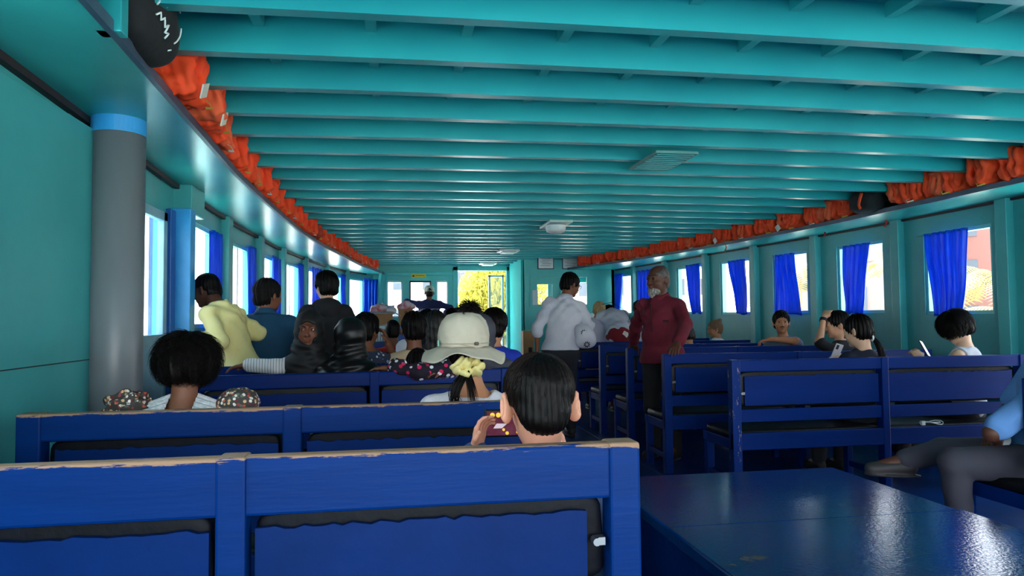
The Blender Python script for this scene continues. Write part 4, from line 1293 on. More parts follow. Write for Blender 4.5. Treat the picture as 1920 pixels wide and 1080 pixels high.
# ------------------------------------------------------------------ 1 boy in front
SKIN['boy'] = (226, 158, 128)
I = person('black haired boy seen from behind on the nearest bench, watching a phone', (.372, 1.83, 0), S=.74, hs=1.36, skin_='boy', neck=(0, -.01, .835), head=(0, .015, .985), pitch_=.16,
           hair=None, top=(60, 80, 120), vox=.004, earsz=1.26, seed=1, hip=(0, 0, .50), bulk=.95,
           arms={-1: ((-.20, .02, .70), (-.155, .13, .835)), 1: ((.20, .06, .68), (.10, .17, .80))},
           hands={-1: ((.18, .05, 1), (.75, -.55, 0), .42, -1), 1: ((-.2, .1, 1), (-1, -.3, 0), .4, 1)})
boy = I
S_ = Solid(.0035)
c, R, h = I['hd'], I['R'], I['h']
def P(x, y, z): return tuple(c + R @ Vector((x*h, y*h, z*h)))
def r_(*a): return tuple(v*h for v in a)
S_.ell(P(0, -.012, .034), r_(.086, .105, .092), R, .01); S_.ell(P(0, -.062, -.035), r_(.064, .048, .052), R, .03)
S_.ell(P(0, .128, -.055), r_(.108, .085, .115), R, .02, '-')
for sx in (-1, 1): S_.ell(P(.094*sx, -.002, -.034), r_(.030, .034, .042), R, .01, '-')
S_.box(P(.055, 0, -.150), r_(.14, .16, .052), .012*h, R@Matrix.Rotation(-.5, 3, 'Y'), .01, '-'); S_.box(P(-.055, 0, -.150), r_(.14, .16, .052), .012*h, R@Matrix.Rotation(.5, 3, 'Y'), .01, '-')
hb = S_.build('hair', hair_black, I['root'], hairnoise(.0016, 110, 3, tuple(c)))
def stop(d): return -.124 + .20*abs(d.x) + .012*sin(d.x*40) if abs(d.x) < .62 else -.012
strands(hb, c, R, h, mat('boy_hair_strands', (13, 9, 8), .42, (40, 27, 21), 60, spec=.18), 5200, (.03, -.42, .9), 1.15, .0011, (.0865, .106, .093), .034, 5, .005, stop, .22, 8)

# the phone he holds
t = empty('phone', (.335, 2.035, .905), radians(-4), 'phone held sideways by the boy, showing a dark red game screen', 'phone')
m = MB(); m.box((-.085, 0, -.04), (.085, .009, .04)); m.build('phone_body', mat('phone_black', (16, 16, 20), .3), t, bevel=.004)
m = MB(); m.box((-.078, -.0012, -.034), (.078, 0.0, .034)); 
scr = m.build('screen', mat('game_screen', (70, 18, 34), .2, (116, 66, 84), 14, emit=.45), t)
m = MB()
for x, z, w_ in ((-.062, .024, .007), (-.045, .024, .007), (-.064, .004, .006), (-.03, -.018, .004), (-.02, -.028, .005), (.01, -.026, .004)):
    m.cyl((x, -.0025, z), (x, -.001, z), w_, 14)
m.build('round_buttons', mat('coin_yellow', (214, 176, 60), .4, emit=.5), t)
m = MB(); m.add([(-.06, -.002, -.014), (-.035, -.002, -.014), (-.02, -.002, -.001), (-.05, -.002, .0)], [(0, 1, 2, 3)]); m.build('light_shape', mat('screen_light', (190, 176, 186), .3, emit=.4), t)

# ------------------------------------------------------------------ 2 girl in the floral dress
I = person('girl with fluffy black bob and floral dress seen from behind at the left', (-.745, 2.70, 0), S=.80, hs=1.03, skin_='brown', neck=(0, -.01, .905), head=(0, .03, 1.050), pitch_=.12,
           hair=None, top_m=floral, sleeve=.35, bottom=(60, 56, 54), vox=.006, seed=2, shw=.150, fold=.006, neckcut=.085)
c, R, h = I['hd'], I['R'], I['h']
S_ = Solid(.005)
S_.ell(P(0, -.010, .032), r_(.104, .116, .100), R, .01); S_.ell(P(0, -.03, -.03), r_(.096, .092, .070), R, .04)
S_.ell(P(0, .13, -.07), r_(.075, .070, .115), R, .02, '-'); S_.box(P(0, 0, -.165), r_(.16, .18, .066), .02*h, R, .02, '-')
ho = S_.build('hair', hair_black, I['root'], hairnoise(.008, 30, 5, tuple(c)))
strands(ho, c, R, h, hair_black, 4200, (.1, -.2, 1), 1.25, .0013, (.108, .120, .106), .028, 8, .026, lambda d: -.112 + .05*abs(d.x)**2, .7, 8)
nk = I['nk']
for sx in (-1, 1):
    S_ = Solid(.006)
    S_.ell((nk.x+.185*sx, nk.y, nk.z+.005), (.075, .070, .058), None, .02); S_.ell((nk.x+.155*sx, nk.y, nk.z-.04), (.06, .06, .04), None, .03)
    S_.build('puff_sleeve', floral, I['root'], folds(.007, 60, 5+sx))
for sx in (-1, 1):
    m = MB(); m.sheet(lambda u, v: (nk.x + sx*(.045+.075*v + .03*sin(pi*u)*v), nk.y - .075 - .030*sin(pi*u*.8)+.10*(1-u)*.9 - .01*v, nk.z + .045 - .085*u - .030*v + .004*sin(40*u)), 24, 6); m.build('lace_collar', lace, I['root'], smooth=True, solid=.003, label='white lace collar')

# ------------------------------------------------------------------ 3 woman with the bucket hat
I = person('woman in a white ribbed top with low ponytail under a beige bucket hat', (.275, 2.74, 0), S=.95, hs=.90, skin_='tan', neck=(0.015, -.015, .925), head=(-.008, .02, 1.095), pitch_=.05,
           hair='lowpony', hair_m=hair_black, top_m=rib_white, vox=.006, seed=3, shw=.165, neckcut=.088, bottom=(190, 190, 200), fold=.003)
c, R, h = I['hd'], I['R'], I['h']; hatwoman = I
# ponytail
m = MB(); rnd = random.Random(4)
for q in range(110):
    a = rnd.uniform(0, 6.28); rr = rnd.random()**.5*.013
    x0_, z0_ = rr*cos(a), rr*sin(a)
    ln = rnd.uniform(.10, .19)
    pts = []
    for i in range(9):
        t_ = i/8
        sw = .055*t_ if q % 4 == 0 else -.035*sin(pi*t_*.9)
        pts.append(c + Vector((-.006+x0_*(1+.8*t_)+sw-.03*t_, -.112 - .030*sin(pi*t_)+x0_*.3, -.082 + z0_*(1-.5*t_) - ln*t_)))
    m.tube(pts, [.0022*(1-.8*(i/8)) for i in range(9)], 3, caps=False)
m.build('ponytail', hair_black, I['root'], smooth=True)
S_ = Solid(.005)
for i in range(10):
    a = i/10*2*pi
    S_.ell((c.x-.002+.040*cos(a), c.y-.108-.012*cos(3*a), c.z-.070+.020*sin(a)), (.022, .022, .018), None, .010)
t = empty('scrunchie', (0, 0, 0), 0, 'pale yellow gathered scrunchie around the ponytail under the bucket hat', 'scrunchie'); t.location = I['root'].location
S_.build('scrunchie_cloth', mat('pale_yellow_cloth', (232, 220, 150), .8, (214, 198, 124), 12, bump=.4, bscale=40), t, folds(.006, 90, 3))
# bucket hat
t = empty('bucket_hat', I['root'].matrix_basis @ (c+Vector((-.012, -.005, .0))) if False else Vector(I['root'].location)+c+Vector((-.010, -.012, .010)), 0, 'beige cotton bucket hat with wide floppy brim and back toggle', 'hat')
beige = mat('beige_hat_cotton', (196, 188, 168), .85, (182, 172, 152), 5, bump=.25, bscale=60)
m = MB()
def hatfn(q, a):
    rr = math.hypot(q.x, q.y)
    k_ = 1 + .018*sin(5*a+1)+.012*sin(11*a+q.z*30)
    return Vector((q.x*k_*1.0, q.y*k_*1.12, q.z+.004*sin(7*a+q.z*20)))
m.lathe([(.002, .158), (.04, .157), (.075, .146), (.098, .118), (.108, .085), (.112, .055), (.113, .048), (.1125, .04), (.111, .0), (.110, -.008)], (0, 0, 0), 64, hatfn)
m.build('crown', beige, t, smooth=True, solid=.003); t.scale = (.87, .87, .78)
m = MB()
def brimfn(q, a):
    rr = math.hypot(q.x, q.y); f = max(0, (rr-.111)/.075)
    z = q.z + .004*f + .024*f*sin(3*a+.4) + .008*f*sin(7*a+2)
    return Vector((q.x, q.y*1.10, z))
m.lathe([(.110, -.004), (.125, -.016), (.142, -.030), (.158, -.043), (.172, -.054), (.185, -.063)], (0, 0, 0), 80, brimfn)
m.build('brim', beige, t, smooth=True, solid=.003)
m = MB(); m.tube([(.113*cos(a)*1.01, .113*1.12*sin(a)*1.01, .012) for a in [i/40*2*pi for i in range(41)]], .003, 5); m.tube([(-.03, -.128, .012), (.0, -.134, .004), (.035, -.130, -.004), (.055, -.135, -.03)], .0025, 5); m.build('cord', mat('hat_cord', (170, 160, 140), .8), t)
m = MB(); m.pillow((.045, -.130, .012), (.010, .006, .008)); m.build('toggle', mat('brown_toggle', (60, 40, 30), .4), t, smooth=True)
m = MB(); m.box((-.118, -.075, .0), (-.112, -.045, .028)); m.build('side_label', mat('green_grey_label', (120, 176, 160), .7), t)

# ------------------------------------------------------------------ 4 girl in black headscarf looking back
SKIN['girl'] = (112, 66, 46)
I = person('girl in plain black headscarf and pinstriped white blouse looking back at the camera', (-.51, 4.36, 0), face=radians(186), S=.80, hs=1.13, skin_='girl', hip=(0, 0, .60), neck=(0, -.01, 1.005), head=(0.0, .02, 1.150), yaw_=-.10,
           hair='hijab', top_m=pin, vox=.005, seed=4, facebits=True, look=(-.35, .12), shw=.145, sleeve=.96, sleeve_w=1.2, fold=.003,
           arms={1: ((.185, .03, .940), (.345, -.02, .952)), -1: ((-.24, .0, .80), (-.12, .14, .74))}, hands={1: ((1, -.15, -.15), (0, 0, -1), .25, -1)},
           legs={1: ((.10, .06, .50), (.12, -.22, .52)), -1: ((-.10, .06, .50), (-.12, -.22, .52))}, bottom=(40, 40, 46))
scarf(I, (12, 12, 15), None, 4, .005, True, 1.0, .19)
# ------------------------------------------------------------------ 5 satin headscarf
I = person('woman in shiny black satin headscarf seen from behind on the third bench', (-.27, 4.27, 0), S=.88, hs=1.08, skin_='brown', neck=(0, -.01, .945), head=(-.0, .03, 1.095), pitch_=.05, yaw_=.25, hair='hijab', top_m=satin, vox=.007, seed=5, shw=.16)
scarf(I, (16, 16, 18), satin, 9, .006, False, 1.06, .25)
# ------------------------------------------------------------------ 6 yellow shirt man at the left window
I = person('man in pale yellow long-sleeved shirt leaning out of the left window', (-1.00, 4.98, 0), face=radians(68), S=.93, sit=False, skin_='dark', hip=(0, 0, .84), neck=(.0, .20, 1.315), head=(.06, .335, 1.425), pitch_=.30, hair='buzz', top=(236, 226, 158), top2=(228, 216, 144), vox=.007, seed=6, bulk=1.0, cutz=.80,
           arms={-1: ((-.23, .02, 1.08), (-.10, .26, 1.10)), 1: ((.20, .02, 1.12), (.10, .30, 1.12))}, sleeve=.98, hem=.05, fold=.0065)
# ------------------------------------------------------------------ 7 teal shirt man
I = person('broad man in dark teal collared shirt standing with his back turned on the left', (-.92, 5.28, 0), face=radians(6), S=.95, sit=False, skin_='brown', hip=(0, 0, .80), neck=(0.0, .03, 1.250), head=(.015, .05, 1.392), yaw_=-.75, hair='short', hair_m=mat('greying_black_hair', (16, 14, 14), .7, (26, 24, 24), 60, spec=.1), top=(14, 66, 96), vox=.007, seed=7, bulk=1.22, shw=.195, sleeve=.55, collar=True, hem=.10, bottom=(22, 26, 34),
           arms={-1: ((-.30, .06, .98), (-.20, .28, .98)), 1: ((.30, .06, .98), (.20, .28, .98))})
# ------------------------------------------------------------------ 8 black hoodie man
I = person('young man in black hooded sweatshirt standing with his back turned by the left windows', (-.57, 6.08, 0), face=radians(10), S=.95, sit=False, skin_='light', hip=(0, 0, .86), neck=(0, .02, 1.345), head=(.0, .05, 1.490), yaw_=.35, hair='thick', top=(22, 23, 27), vox=.008, seed=8, bulk=1.1, shw=.175, hem=.08, bottom=(24, 24, 28), sleeve=1,
           arms={-1: ((-.27, .08, 1.08), (-.10, .26, 1.10)), 1: ((.27, .08, 1.08), (.10, .26, 1.10))})
S_ = Solid(.008); nk = I['nk']
S_.ell((nk.x, nk.y-.05, nk.z-.01), (.115, .085, .062), None, .03); S_.ell((nk.x, nk.y-.095, nk.z-.06), (.085, .045, .07), None, .04); S_.ell((nk.x, nk.y+.03, nk.z+.07), (.07, .08, .07), None, .02, '-')
S_.build('hood', MATS['cloth_22_23_27'], I['root'], folds(.006, 40, 3))
# ------------------------------------------------------------------ 9 - 19 the rows on the left
I = person('dark haired passenger in grey and blue patchwork print shirt on the left rows', (-.205, 5.0, 0), S=.92, skin_='brown', hair='thick', top_m=paisley, seed=9, neck=(.02, -.01, .985), head=(.0, .03, 1.130), yaw_=-.5, hs=.98, vox=.008, sleeve=.5,
           arms={1: ((.24, .05, .85), (.15, .16, 1.03)), -1: ((-.24, .08, .75), (-.10, .25, .72))}, hands={1: ((-.3, .1, 1), (-1, 0, 0), .4)})
I = person('short haired boy in bright red shirt seen from behind on the left rows', (-.03, 6.62, 0), S=.84, hair='buzz', hair_m=hair_black, skin_='brown', top=(196, 34, 30), seed=10, neck=(0, -.01, .955), head=(0, .03, 1.105), vox=.01)
I = person('man with swept back black hair and beige shirt seen from behind on the left rows', (.125, 5.0, 0), S=.95, skin_='brown', hair='short', top=(212, 186, 150), seed=11, neck=(0, -.01, .985), head=(-.005, .02, 1.140), vox=.007, shw=.17, sleeve=.5, yaw_=.15)
I = person('small child in a white head covering behind the beige shirt man', (.065, 5.90, 0), S=.66, hs=1.15, skin_='brown', hair='hijab', top=(214, 210, 206), seed=12, neck=(0, -.01, .845), head=(0, .02, .950), vox=.009)
scarf(I, (226, 224, 232), None, 12, .009, True, .95, .15)
I = person('woman with long straight dark hair down her back beside the beige shirt man', (.32, 5.88, 0), S=.95, skin_='tan', hair='long', hair_m=hair_brown, top=(50, 44, 50), seed=13, neck=(0, -.01, 1.005), head=(0, .02, 1.160), vox=.009)
I = person('brown skinned woman with black hair beyond the long haired woman, face half turned right', (.33, 7.47, 0), S=1.0, skin_='brown', hair='lowpony', top=(36, 32, 44), seed=14, neck=(0, -.01, 1.03), head=(0, .03, 1.185), yaw_=-.9, vox=.01)
I = person('man with short spiky dark hair directly beyond the bucket hat', (.68, 6.62, 0), S=1.02, skin_='tan', hair='spiky', hair_m=hair_brown, top=(60, 56, 60), seed=15, neck=(0, -.01, 1.06), head=(0, .03, 1.215), yaw_=.7, vox=.009)
c, R, h = I['hd'], I['R'], I['h']
strands(I['root'], c, R, h, hair_brown, 500, (0, -.1, 1), .35, .003, (.090, .105, .10), .04, 6, .030, lambda d: .02, .2, 4)
I = person('black haired passenger farthest along, just left of the spiky haired man', (.60, 7.50, 0), S=1.0, skin_='brown', hair='thick', top=(40, 44, 56), seed=16, neck=(0, -.01, 1.025), head=(0, .03, 1.180), vox=.01)
I = person('woman in charcoal grey headscarf and cloak partly hidden behind the bucket hat', (.515, 4.39, 0), S=.93, hs=1.05, skin_='brown', hair='hijab', top=(62, 62, 72), seed=17, neck=(0, -.01, .955), head=(0, .02, 1.105), vox=.007, shw=.18, bulk=1.1)
scarf(I, (58, 58, 70), None, 17, .007, False, 1.08, .25)
I = person('black haired passenger in royal blue shirt to the right of the grey headscarf', (.665, 5.02, 0), S=.95, skin_='tan', hair='thick', top=(18, 50, 170), seed=18, neck=(.02, -.01, 1.0), head=(.03, .02, 1.150), yaw_=-.35, vox=.008, shw=.17, sleeve=.5)
# 19 child leaning back over the bench, flowered sleeves on the rail
I = person('small child in a pink flowered dress, arms stretched over the bench back', (.125, 4.27, 0), S=.62, hs=1.22, skin_='brown', hair='short', top_m=floral2, seed=19, neck=(0, -.06, .83), head=(.0, -.055, .935), pitch_=.55, vox=.006, shw=.15, sleeve=.62, sleeve_w=2.5,
           arms={-1: ((-.10, -.205, .935), (-.185, -.17, .935)), 1: ((.20, -.20, .935), (.12, -.245, .92))}, hands={-1: ((-1, .1, -.05), (0, 0, -1), .3)}, fold=.006)
S_ = Solid(.006)
S_.cap((-.13, -.225, .936), (.0, -.255, .915), .030, .042, .03); S_.cap((.0, -.255, .915), (.16, -.235, .925), .044, .050, .03)
S_.build('ruffled_sleeve', floral2, I['root'], folds(.009, 50, 6))
# ------------------------------------------------------------------ 20 helmsman
m = MB(); m.box((-.1, 12.7, 0), (1.25, 13.6, .14)); o = m.build('helm_platform', mat('locker_blue', (14, 84, 176)), None, bevel=.01); tag(o, 'low blue platform the helmsman stands on', 'platform')
t = empty('helm_console', (.60, 13.75, 0), 0, 'blue helm console with wheel under the front windows', 'console')
m = MB(); m.box((-.55, -.1, 0), (.55, .4, 1.15)); m.build('cabinet', mat('locker_blue', (14, 84, 176)), t, bevel=.01)
m = MB(); m.tube([(.26*cos(a), -.14, 1.1+.26*sin(a)) for a in [i/24*2*pi for i in range(25)]], .016, 6)
for i in range(3):
    a = i*pi/3; m.cyl((-.26*cos(a), -.14, 1.1-.26*sin(a)), (.26*cos(a), -.14, 1.1+.26*sin(a)), .01, 6)
m.build('steering_wheel', mat('dark_wood', (70, 44, 30), .5), t)
I = person('helmsman in navy shirt with white lettering and pale cap at the bow windows', (.60, 13.15, .14), S=1.0, sit=False, skin_='brown', hip=(0, 0, .92), neck=(0, .02, 1.42), head=(.01, .05, 1.565), hair='buzz', hair_m=hair_black, top=(26, 30, 84), top2=(22, 26, 74), seed=20, bulk=1.15, shw=.21, sleeve=.8, sleeve_w=2, vox=.01,
           arms={-1: ((-.40, .06, 1.40), (-.30, .34, 1.22)), 1: ((.40, .08, 1.28), (.30, .36, 1.15))})
text('TEAM MTCC', .055, (0.02, -.135, 1.245), (radians(86), 0, 0), white_paint, I['root'], 'back_lettering')
t = empty('cap', Vector((.61, 13.20, .14+1.60)), 0, 'pale baseball cap on the helmsman with a dark round badge at the back', 'cap')
m = MB(); m.lathe([(.002, .10), (.04, .097), (.07, .08), (.092, .045), (.098, 0), (.097, -.015)], (0, 0, 0), 30, lambda q, a: Vector((q.x*.95, q.y*1.12, q.z))); m.build('crown', mat('pale_cap', (206, 200, 186), .8), t, smooth=True, solid=.003)
m = MB(); m.sheet(lambda u, v: (-.07+.14*u, .10+.07*v*sin(pi*u)**.5, -.01-.015*v), 10, 4); m.build('peak', MATS['pale_cap'], t, smooth=True, solid=.003)
m = MB(); m.cyl((0, -.100, .03), (0, -.112, .028), .022, 12); m.build('badge', ink, t)
# ------------------------------------------------------------------ 21 white shirt man
I = person('man in rumpled white shirt and glasses standing in the aisle, back turned', (1.66, 7.12, 0), S=.98, sit=False, skin_='brown', hip=(0, 0, .88), neck=(.07, .03, 1.405), head=(.135, .075, 1.555), yaw_=-1.15, pitch_=.30, hair='short', top_m=white_cotton, seed=21, bulk=1.10, shw=.18, sleeve=.62, sleeve_w=1.6, hem=.06, cutz=.885, bottom=(22, 24, 34), fold=.0065, vox=.007, collar=True, facebits=True,
           arms={-1: ((-.235, .0, 1.12), (-.235, .03, .90)), 1: ((.31, .02, 1.13), (.24, .22, 1.10))}, hands={1: ((-.1, .6, -.5), (-.3, 0, -1), .6)})
c, R, h = I['hd'], I['R'], I['h']
m = MB()
for sx in (-1, 1): m.tube([tuple(c+R@Vector((.031*sx+.022*cos(a), .108, .004+.017*sin(a)))) for a in [i/14*2*pi for i in range(15)]], .0016, 5); m.tube([tuple(c+R@Vector((.055*sx, .105, .008))), tuple(c+R@Vector((.082*sx, .0, .006)))], .0016, 5)
m.build('glasses', ink, I['root'])
m = MB(); m.tube([tuple(c+R@Vector((x, .1105-.3*abs(x)*.5, -.049-.1*abs(x)))) for x in (-.025, -.012, 0, .012, .025)], [.003, .006, .006, .006, .003], 6); m.build('moustache', hair_grey, I['root'], smooth=True)
t = empty('cloth_bag', (1.90, 7.05, .92), 0, 'white cloth bag with black flower print beside the white shirt man', 'bag')
m = MB(); m.pillow((0, 0, .10), (.115, .09, .125), .8, .8, 28, 18, None, .012, 8, 20); m.build('bag_body', white_cotton, t, smooth=True)
for (fx, fz) in ((-.03, .14), (.0, .02)):
    m = MB()
    for i in range(9):
        a = i/9*2*pi; m.pillow((fx+.024*cos(a), -.092, fz+.022*sin(a)), (.010, .004, .006), .8, .8, 8, 6, Matrix.Rotation(-a, 3, 'Y'))
    m.build('flower_print', ink, t)
# ------------------------------------------------------------------ 22 bending passenger + neighbours
I = person('passenger in white top and maroon patterned shorts bending over away from view', (2.86, 8.83, 0), S=.98, sit=False, skin_='tan', hip=(0, 0, 1.00), neck=(-.02, .34, 1.29), head=(.0, .47, 1.26), pitch_=1.2, hair='short', top_m=white_cotton, seed=22, bulk=1.05, vox=.009, shw=.18, sleeve=.5, bottom=(128, 22, 34),
           arms={-1: ((-.22, .45, 1.0), (-.15, .5, .8)), 1: ((.22, .45, 1.0), (.15, .5, .8))})
S_ = Solid(.009); S_.ell((0, -.015, .97), (.20, .16, .145), None, .02); S_.build('patterned_shorts', maroon_print, I['root'], folds(.004, 20, 3))
m = MB(); m.tube([(-.16, .28, 1.385), (-.05, .22, 1.41), (.06, .10, 1.33), (.14, .02, 1.20)], .008, 5, flat=.4); m.build('bag_strap', black_cloth, I['root'])
I = person('blonde person in a loose white wrap leaning at the left of the bending passenger', (2.62, 9.12, 0), S=.93, sit=False, skin_='tan', hip=(0, 0, .82), neck=(.03, .05, 1.19), head=(.08, .12, 1.305), yaw_=-.5, pitch_=.5, hair='lowpony', hair_m=hair_blond, top=(208, 204, 222), seed=23, bulk=1.1, vox=.009, hem=.15)
I = person('person in a dark cap leaning at the right of the bending passenger', (3.20, 8.92, 0), S=.95, sit=False, skin_='brown', hip=(0, 0, .80), neck=(0, .08, 1.19), head=(.0, .14, 1.31), pitch_=.4, hair='short', top=(196, 196, 206), seed=24, vox=.01)
# ------------------------------------------------------------------ 24 maroon shirt man
f_ = radians(131)
I = person('bearded man in maroon shirt standing in the aisle with hands on bench posts', (2.26, 5.83, 0), face=f_, S=.98, sit=False, skin_='dark', hip=(0, 0, .88), hs=1.06, neck=(.0, .02, 1.375), head=(.0, .055, 1.530), yaw_=-.22, pitch_=.02, hair='balding', hair_m=hair_grey, top=(108, 14, 38), top2=(94, 10, 32), seed=25, bulk=1.10, shw=.18, sleeve=.93, sleeve_w=1.4, hem=.09, cutz=.815, bottom=(20, 20, 24), vox=.006, collar=True, facebits=True, brow=hair_grey,
           arms={-1: ((-.30, .16, 1.15), (-.345, .40, 1.0)), 1: ((.33, -.12, 1.12), (.43, -.27, .975))}, belly=.02, fold=.006,
           hands={-1: ((-.15, .75, -.35), (.1, -.2, -1), .25, -1), 1: ((.25, -.55, -.6), (.1, .1, -1), .35, 1)})
c, R, h = I['hd'], I['R'], I['h']
S_ = Solid(.005)
S_.ell(P(0, .050, -.092), r_(.052, .056, .038), R, .02); S_.ell(P(0, .085, -.118), r_(.026, .022, .030), R, .02); S_.ell(P(0, .112, -.062), r_(.030, .025, .018), R, .01, '-'); S_.ell(P(0, .06, -.02), r_(.10, .12, .050), R, .01, '-')
S_.build('beard', mat('grey_white_beard', (160, 154, 148), .8, (110, 104, 100), 60, bump=.6, bscale=120), I['root'], hairnoise(.003, 90, 2, tuple(c)))
nk = I['nk']
m = MB(); m.box((-.007, .150, 1.10), (.007, .155, 1.335)); o = m.build('button_placket', mat('dark_maroon', (60, 8, 24), .8), I['root']); o.rotation_euler = (radians(-4), 0, 0); o.location = (0, -.05, 0.0)
m = MB(); m.box((-.125, .120, 1.165), (-.045, .128, 1.185)); o = m.build('chest_pocket_flap', MATS['dark_maroon'], I['root'])
# ------------------------------------------------------------------ right rows
I = person('brown haired passenger low in the right rows, bare tanned shoulder showing', (3.17, 7.44, 0), S=.84, skin_='tan', hair='lowpony', hair_m=hair_brown, top=(216, 214, 218), seed=26, neck=(.02, .02, .90), head=(.02, .06, 1.005), yaw_=.6, pitch_=.35, vox=.01, sleeve=0)
I = person('woman with hair in a top bun and a white jacket, profile facing left', (4.02, 8.50, 0), face=radians(40), S=.84, skin_='tan', hair='bun', hair_m=mat('light_brown_hair', (120, 88, 60), .5), top=(224, 220, 214), seed=27, neck=(0, -.01, .925), head=(.0, .02, 1.055), yaw_=.70, pitch_=.1, vox=.007, facebits=True)
S_ = Solid(.004); e_ = I['hd'] + I['R'] @ Vector((-.086, -.004, -.028)); S_.cap(tuple(e_), tuple(e_+Vector((0, .01, -.02))), .006, .004, .002); S_.build('earphone', white_paint, I['root'])
I = person('young man with curly black hair and moustache in grey t-shirt, facing the camera', (3.88, 6.68, 0), face=radians(120), S=.93, skin_='tan', hair='short', top=(104, 112, 128), seed=28, neck=(0, -.01, .985), head=(.0, .03, 1.145), yaw_=.62, vox=.006, facebits=True, sleeve=.45,
           arms={-1: ((-.22, .16, .965), (-.06, .34, .985)), 1: ((.24, .1, .76), (.12, .30, .70))}, hands={-1: ((.8, .5, -.2), (0, 0, -1), .5, -1)})
c, R, h = I['hd'], I['R'], I['h']
m = MB(); m.tube([P(-.024, .098, -.054), P(-.01, .109, -.047), P(.01, .109, -.047), P(.024, .098, -.054)], [.002, .0038, .0038, .002], 6); m.build('moustache', hair_black, I['root'], smooth=True)
I = person('man in black t-shirt resting his raised hand on his dark hair', (3.84, 5.68, 0), face=radians(25), S=.95, skin_='light', hair='short', top=(24, 25, 30), seed=29, neck=(0, -.01, .975), head=(.02, .04, 1.125), yaw_=.75, pitch_=.12, vox=.006, sleeve=.42, facebits=True,
           arms={-1: ((-.225, .06, .985), (-.085, .10, 1.185)), 1: ((.25, .08, .74), (.12, .26, .72))}, hands={-1: ((.55, .0, .55), (.5, .1, -1), .7, -1)})
m = MB(); w_ = Vector((-.095, .098, 1.170)); ax2 = Vector((.14, .04, .20)).normalized(); m.cyl(w_-ax2*.014, w_+ax2*.014, .031, 16); m.build('wristwatch', ink, I['root'], label='black wristwatch')
I = person('woman with low black ponytail in a navy top using a phone', (3.31, 4.66, 0), S=.92, skin_='pale', hair='lowpony', top=(22, 26, 46), seed=30, neck=(.02, -.01, .945), head=(.0, .03, 1.095), yaw_=.45, pitch_=.22, vox=.006, shw=.16, sleeve=.5,
           arms={-1: ((-.20, .12, .76), (-.05, .26, .86)), 1: ((.22, .1, .74), (.08, .26, .84))})
c = I['hd']; m = MB(); rnd = random.Random(6)
for q in range(120):
    a = rnd.uniform(0, 6.28); rr = rnd.random()**.5*.016; ln = rnd.uniform(.12, .20)
    m.tube([c + Vector((.055+.045*t_+rr*cos(a)*(1+t_), -.088-.045*sin(pi*t_*.7)+rr*sin(a), -.055-ln*t_**1.2+rr*.5)) for t_ in [i/7 for i in range(8)]], [.0024*(1-.8*i/7) for i in range(8)], 3, caps=False)
m.build('ponytail', hair_black, I['root'], smooth=True)
m = MB(); m.tube([c+Vector((.052+.006*cos(a), -.088+.018*cos(a), -.052+.018*sin(a))) for a in [i/14*2*pi for i in range(15)]], .007, 6); m.build('hair_tie', white_paint, I['root'], smooth=True, label='white hair tie')
t = empty('phone', (3.30, 4.93, .925), .2, 'pale phone raised by the ponytail woman above the bench back', 'phone'); t.rotation_euler = (.3, .25, .2)
m = MB(); m.box((-.036, 0, -.07), (.036, .008, .07)); m.build('phone_body', mat('pale_phone_case', (196, 196, 200), .3), t, bevel=.006)
m = MB(); m.box((-.028, -.002, .025), (-.004, 0, .06)); m.build('camera_block', ink, t, bevel=.002)
I = person('woman with black bob hair in grey tank top looking down at a phone', (4.13, 4.64, 0), face=radians(30), S=.92, skin_='pale', hair=None, top=(186, 186, 196), seed=31, neck=(.0, -.01, .970), head=(.0, .045, 1.115), yaw_=.85, pitch_=.55, vox=.006, sleeve=0, shw=.165, neckcut=.08, facebits=True,
           arms={-1: ((-.20, .05, .78), (-.10, .25, .87)), 1: ((.20, .08, .76), (.02, .26, .85))}, hands={-1: ((.2, .5, .5), (.5, .5, -.3), .5)})
c, R, h = I['hd'], I['R'], I['h']
S_ = Solid(.006)
S_.ell(P(0, -.010, .034), r_(.100, .118, .104), R, .01); S_.ell(P(0, -.03, -.03), r_(.102, .098, .085), R, .04)
S_.ell(P(0, .13, -.06), r_(.070, .072, .120), R, .02, '-'); S_.box(P(0, 0, -.165), r_(.16, .18, .058), .02*h, R, .02, '-')
ho = S_.build('hair', hair_black, I['root'], hairnoise(.006, 50, 5, tuple(c)))
strands(ho, c, R, h, hair_black, 1800, (.0, -.1, 1), 1.3, .0016, (.104, .122, .108), .03, 8, .014, lambda d: -.115, .3, 7)
t = empty('phone', (4.05, 4.93, .945), .9, 'phone with bright screen held by the tank top woman', 'phone'); t.rotation_euler = (-.5, .2, .6)
m = MB(); m.box((-.036, 0, -.07), (.036, .008, .07)); m.build('phone_body', MATS['phone_black'], t, bevel=.006)
m = MB(); m.box((-.032, -.0015, -.064), (.032, 0, .064)); m.build('screen', mat('white_screen', (226, 228, 230), .3, emit=.7), t)
# ------------------------------------------------------------------ 31 man at the right edge
I = person('man in light blue t-shirt sitting at the right edge with one leg crossed', (3.02, 2.93, 0), face=radians(66), S=.97, skin_='dark', hair='short', top=(96, 146, 206), top2=(88, 136, 196), seed=32, hip=(0, 0, .53), neck=(0, -.07, 1.02), head=(0, -.075, 1.18), vox=.006, bulk=1.18, shw=.185, sleeve=.45, sleeve_w=3, bottom=(58, 58, 70), fold=.005, shoes=(44, 42, 44),
           arms={-1: ((-.20, .285, .665), (.00, .19, .60)), 1: ((.24, .04, .75), (.12, .16, .64))}, legs={-1: ((-.06, .40, .50), (-.03, .37, .09)), 1: ((.24, .36, .50), (.20, .55, .455))})
m = MB(); m.cyl((-.02, .175, .605), (-.045, .184, .612), .030, 16); m.build('wristwatch', steel, I['root'], label='metal wristwatch')
t = empty('maroon_bag', (3.02, 2.66, .0), 0, 'dark maroon bag on the floor under the right edge bench', 'bag')
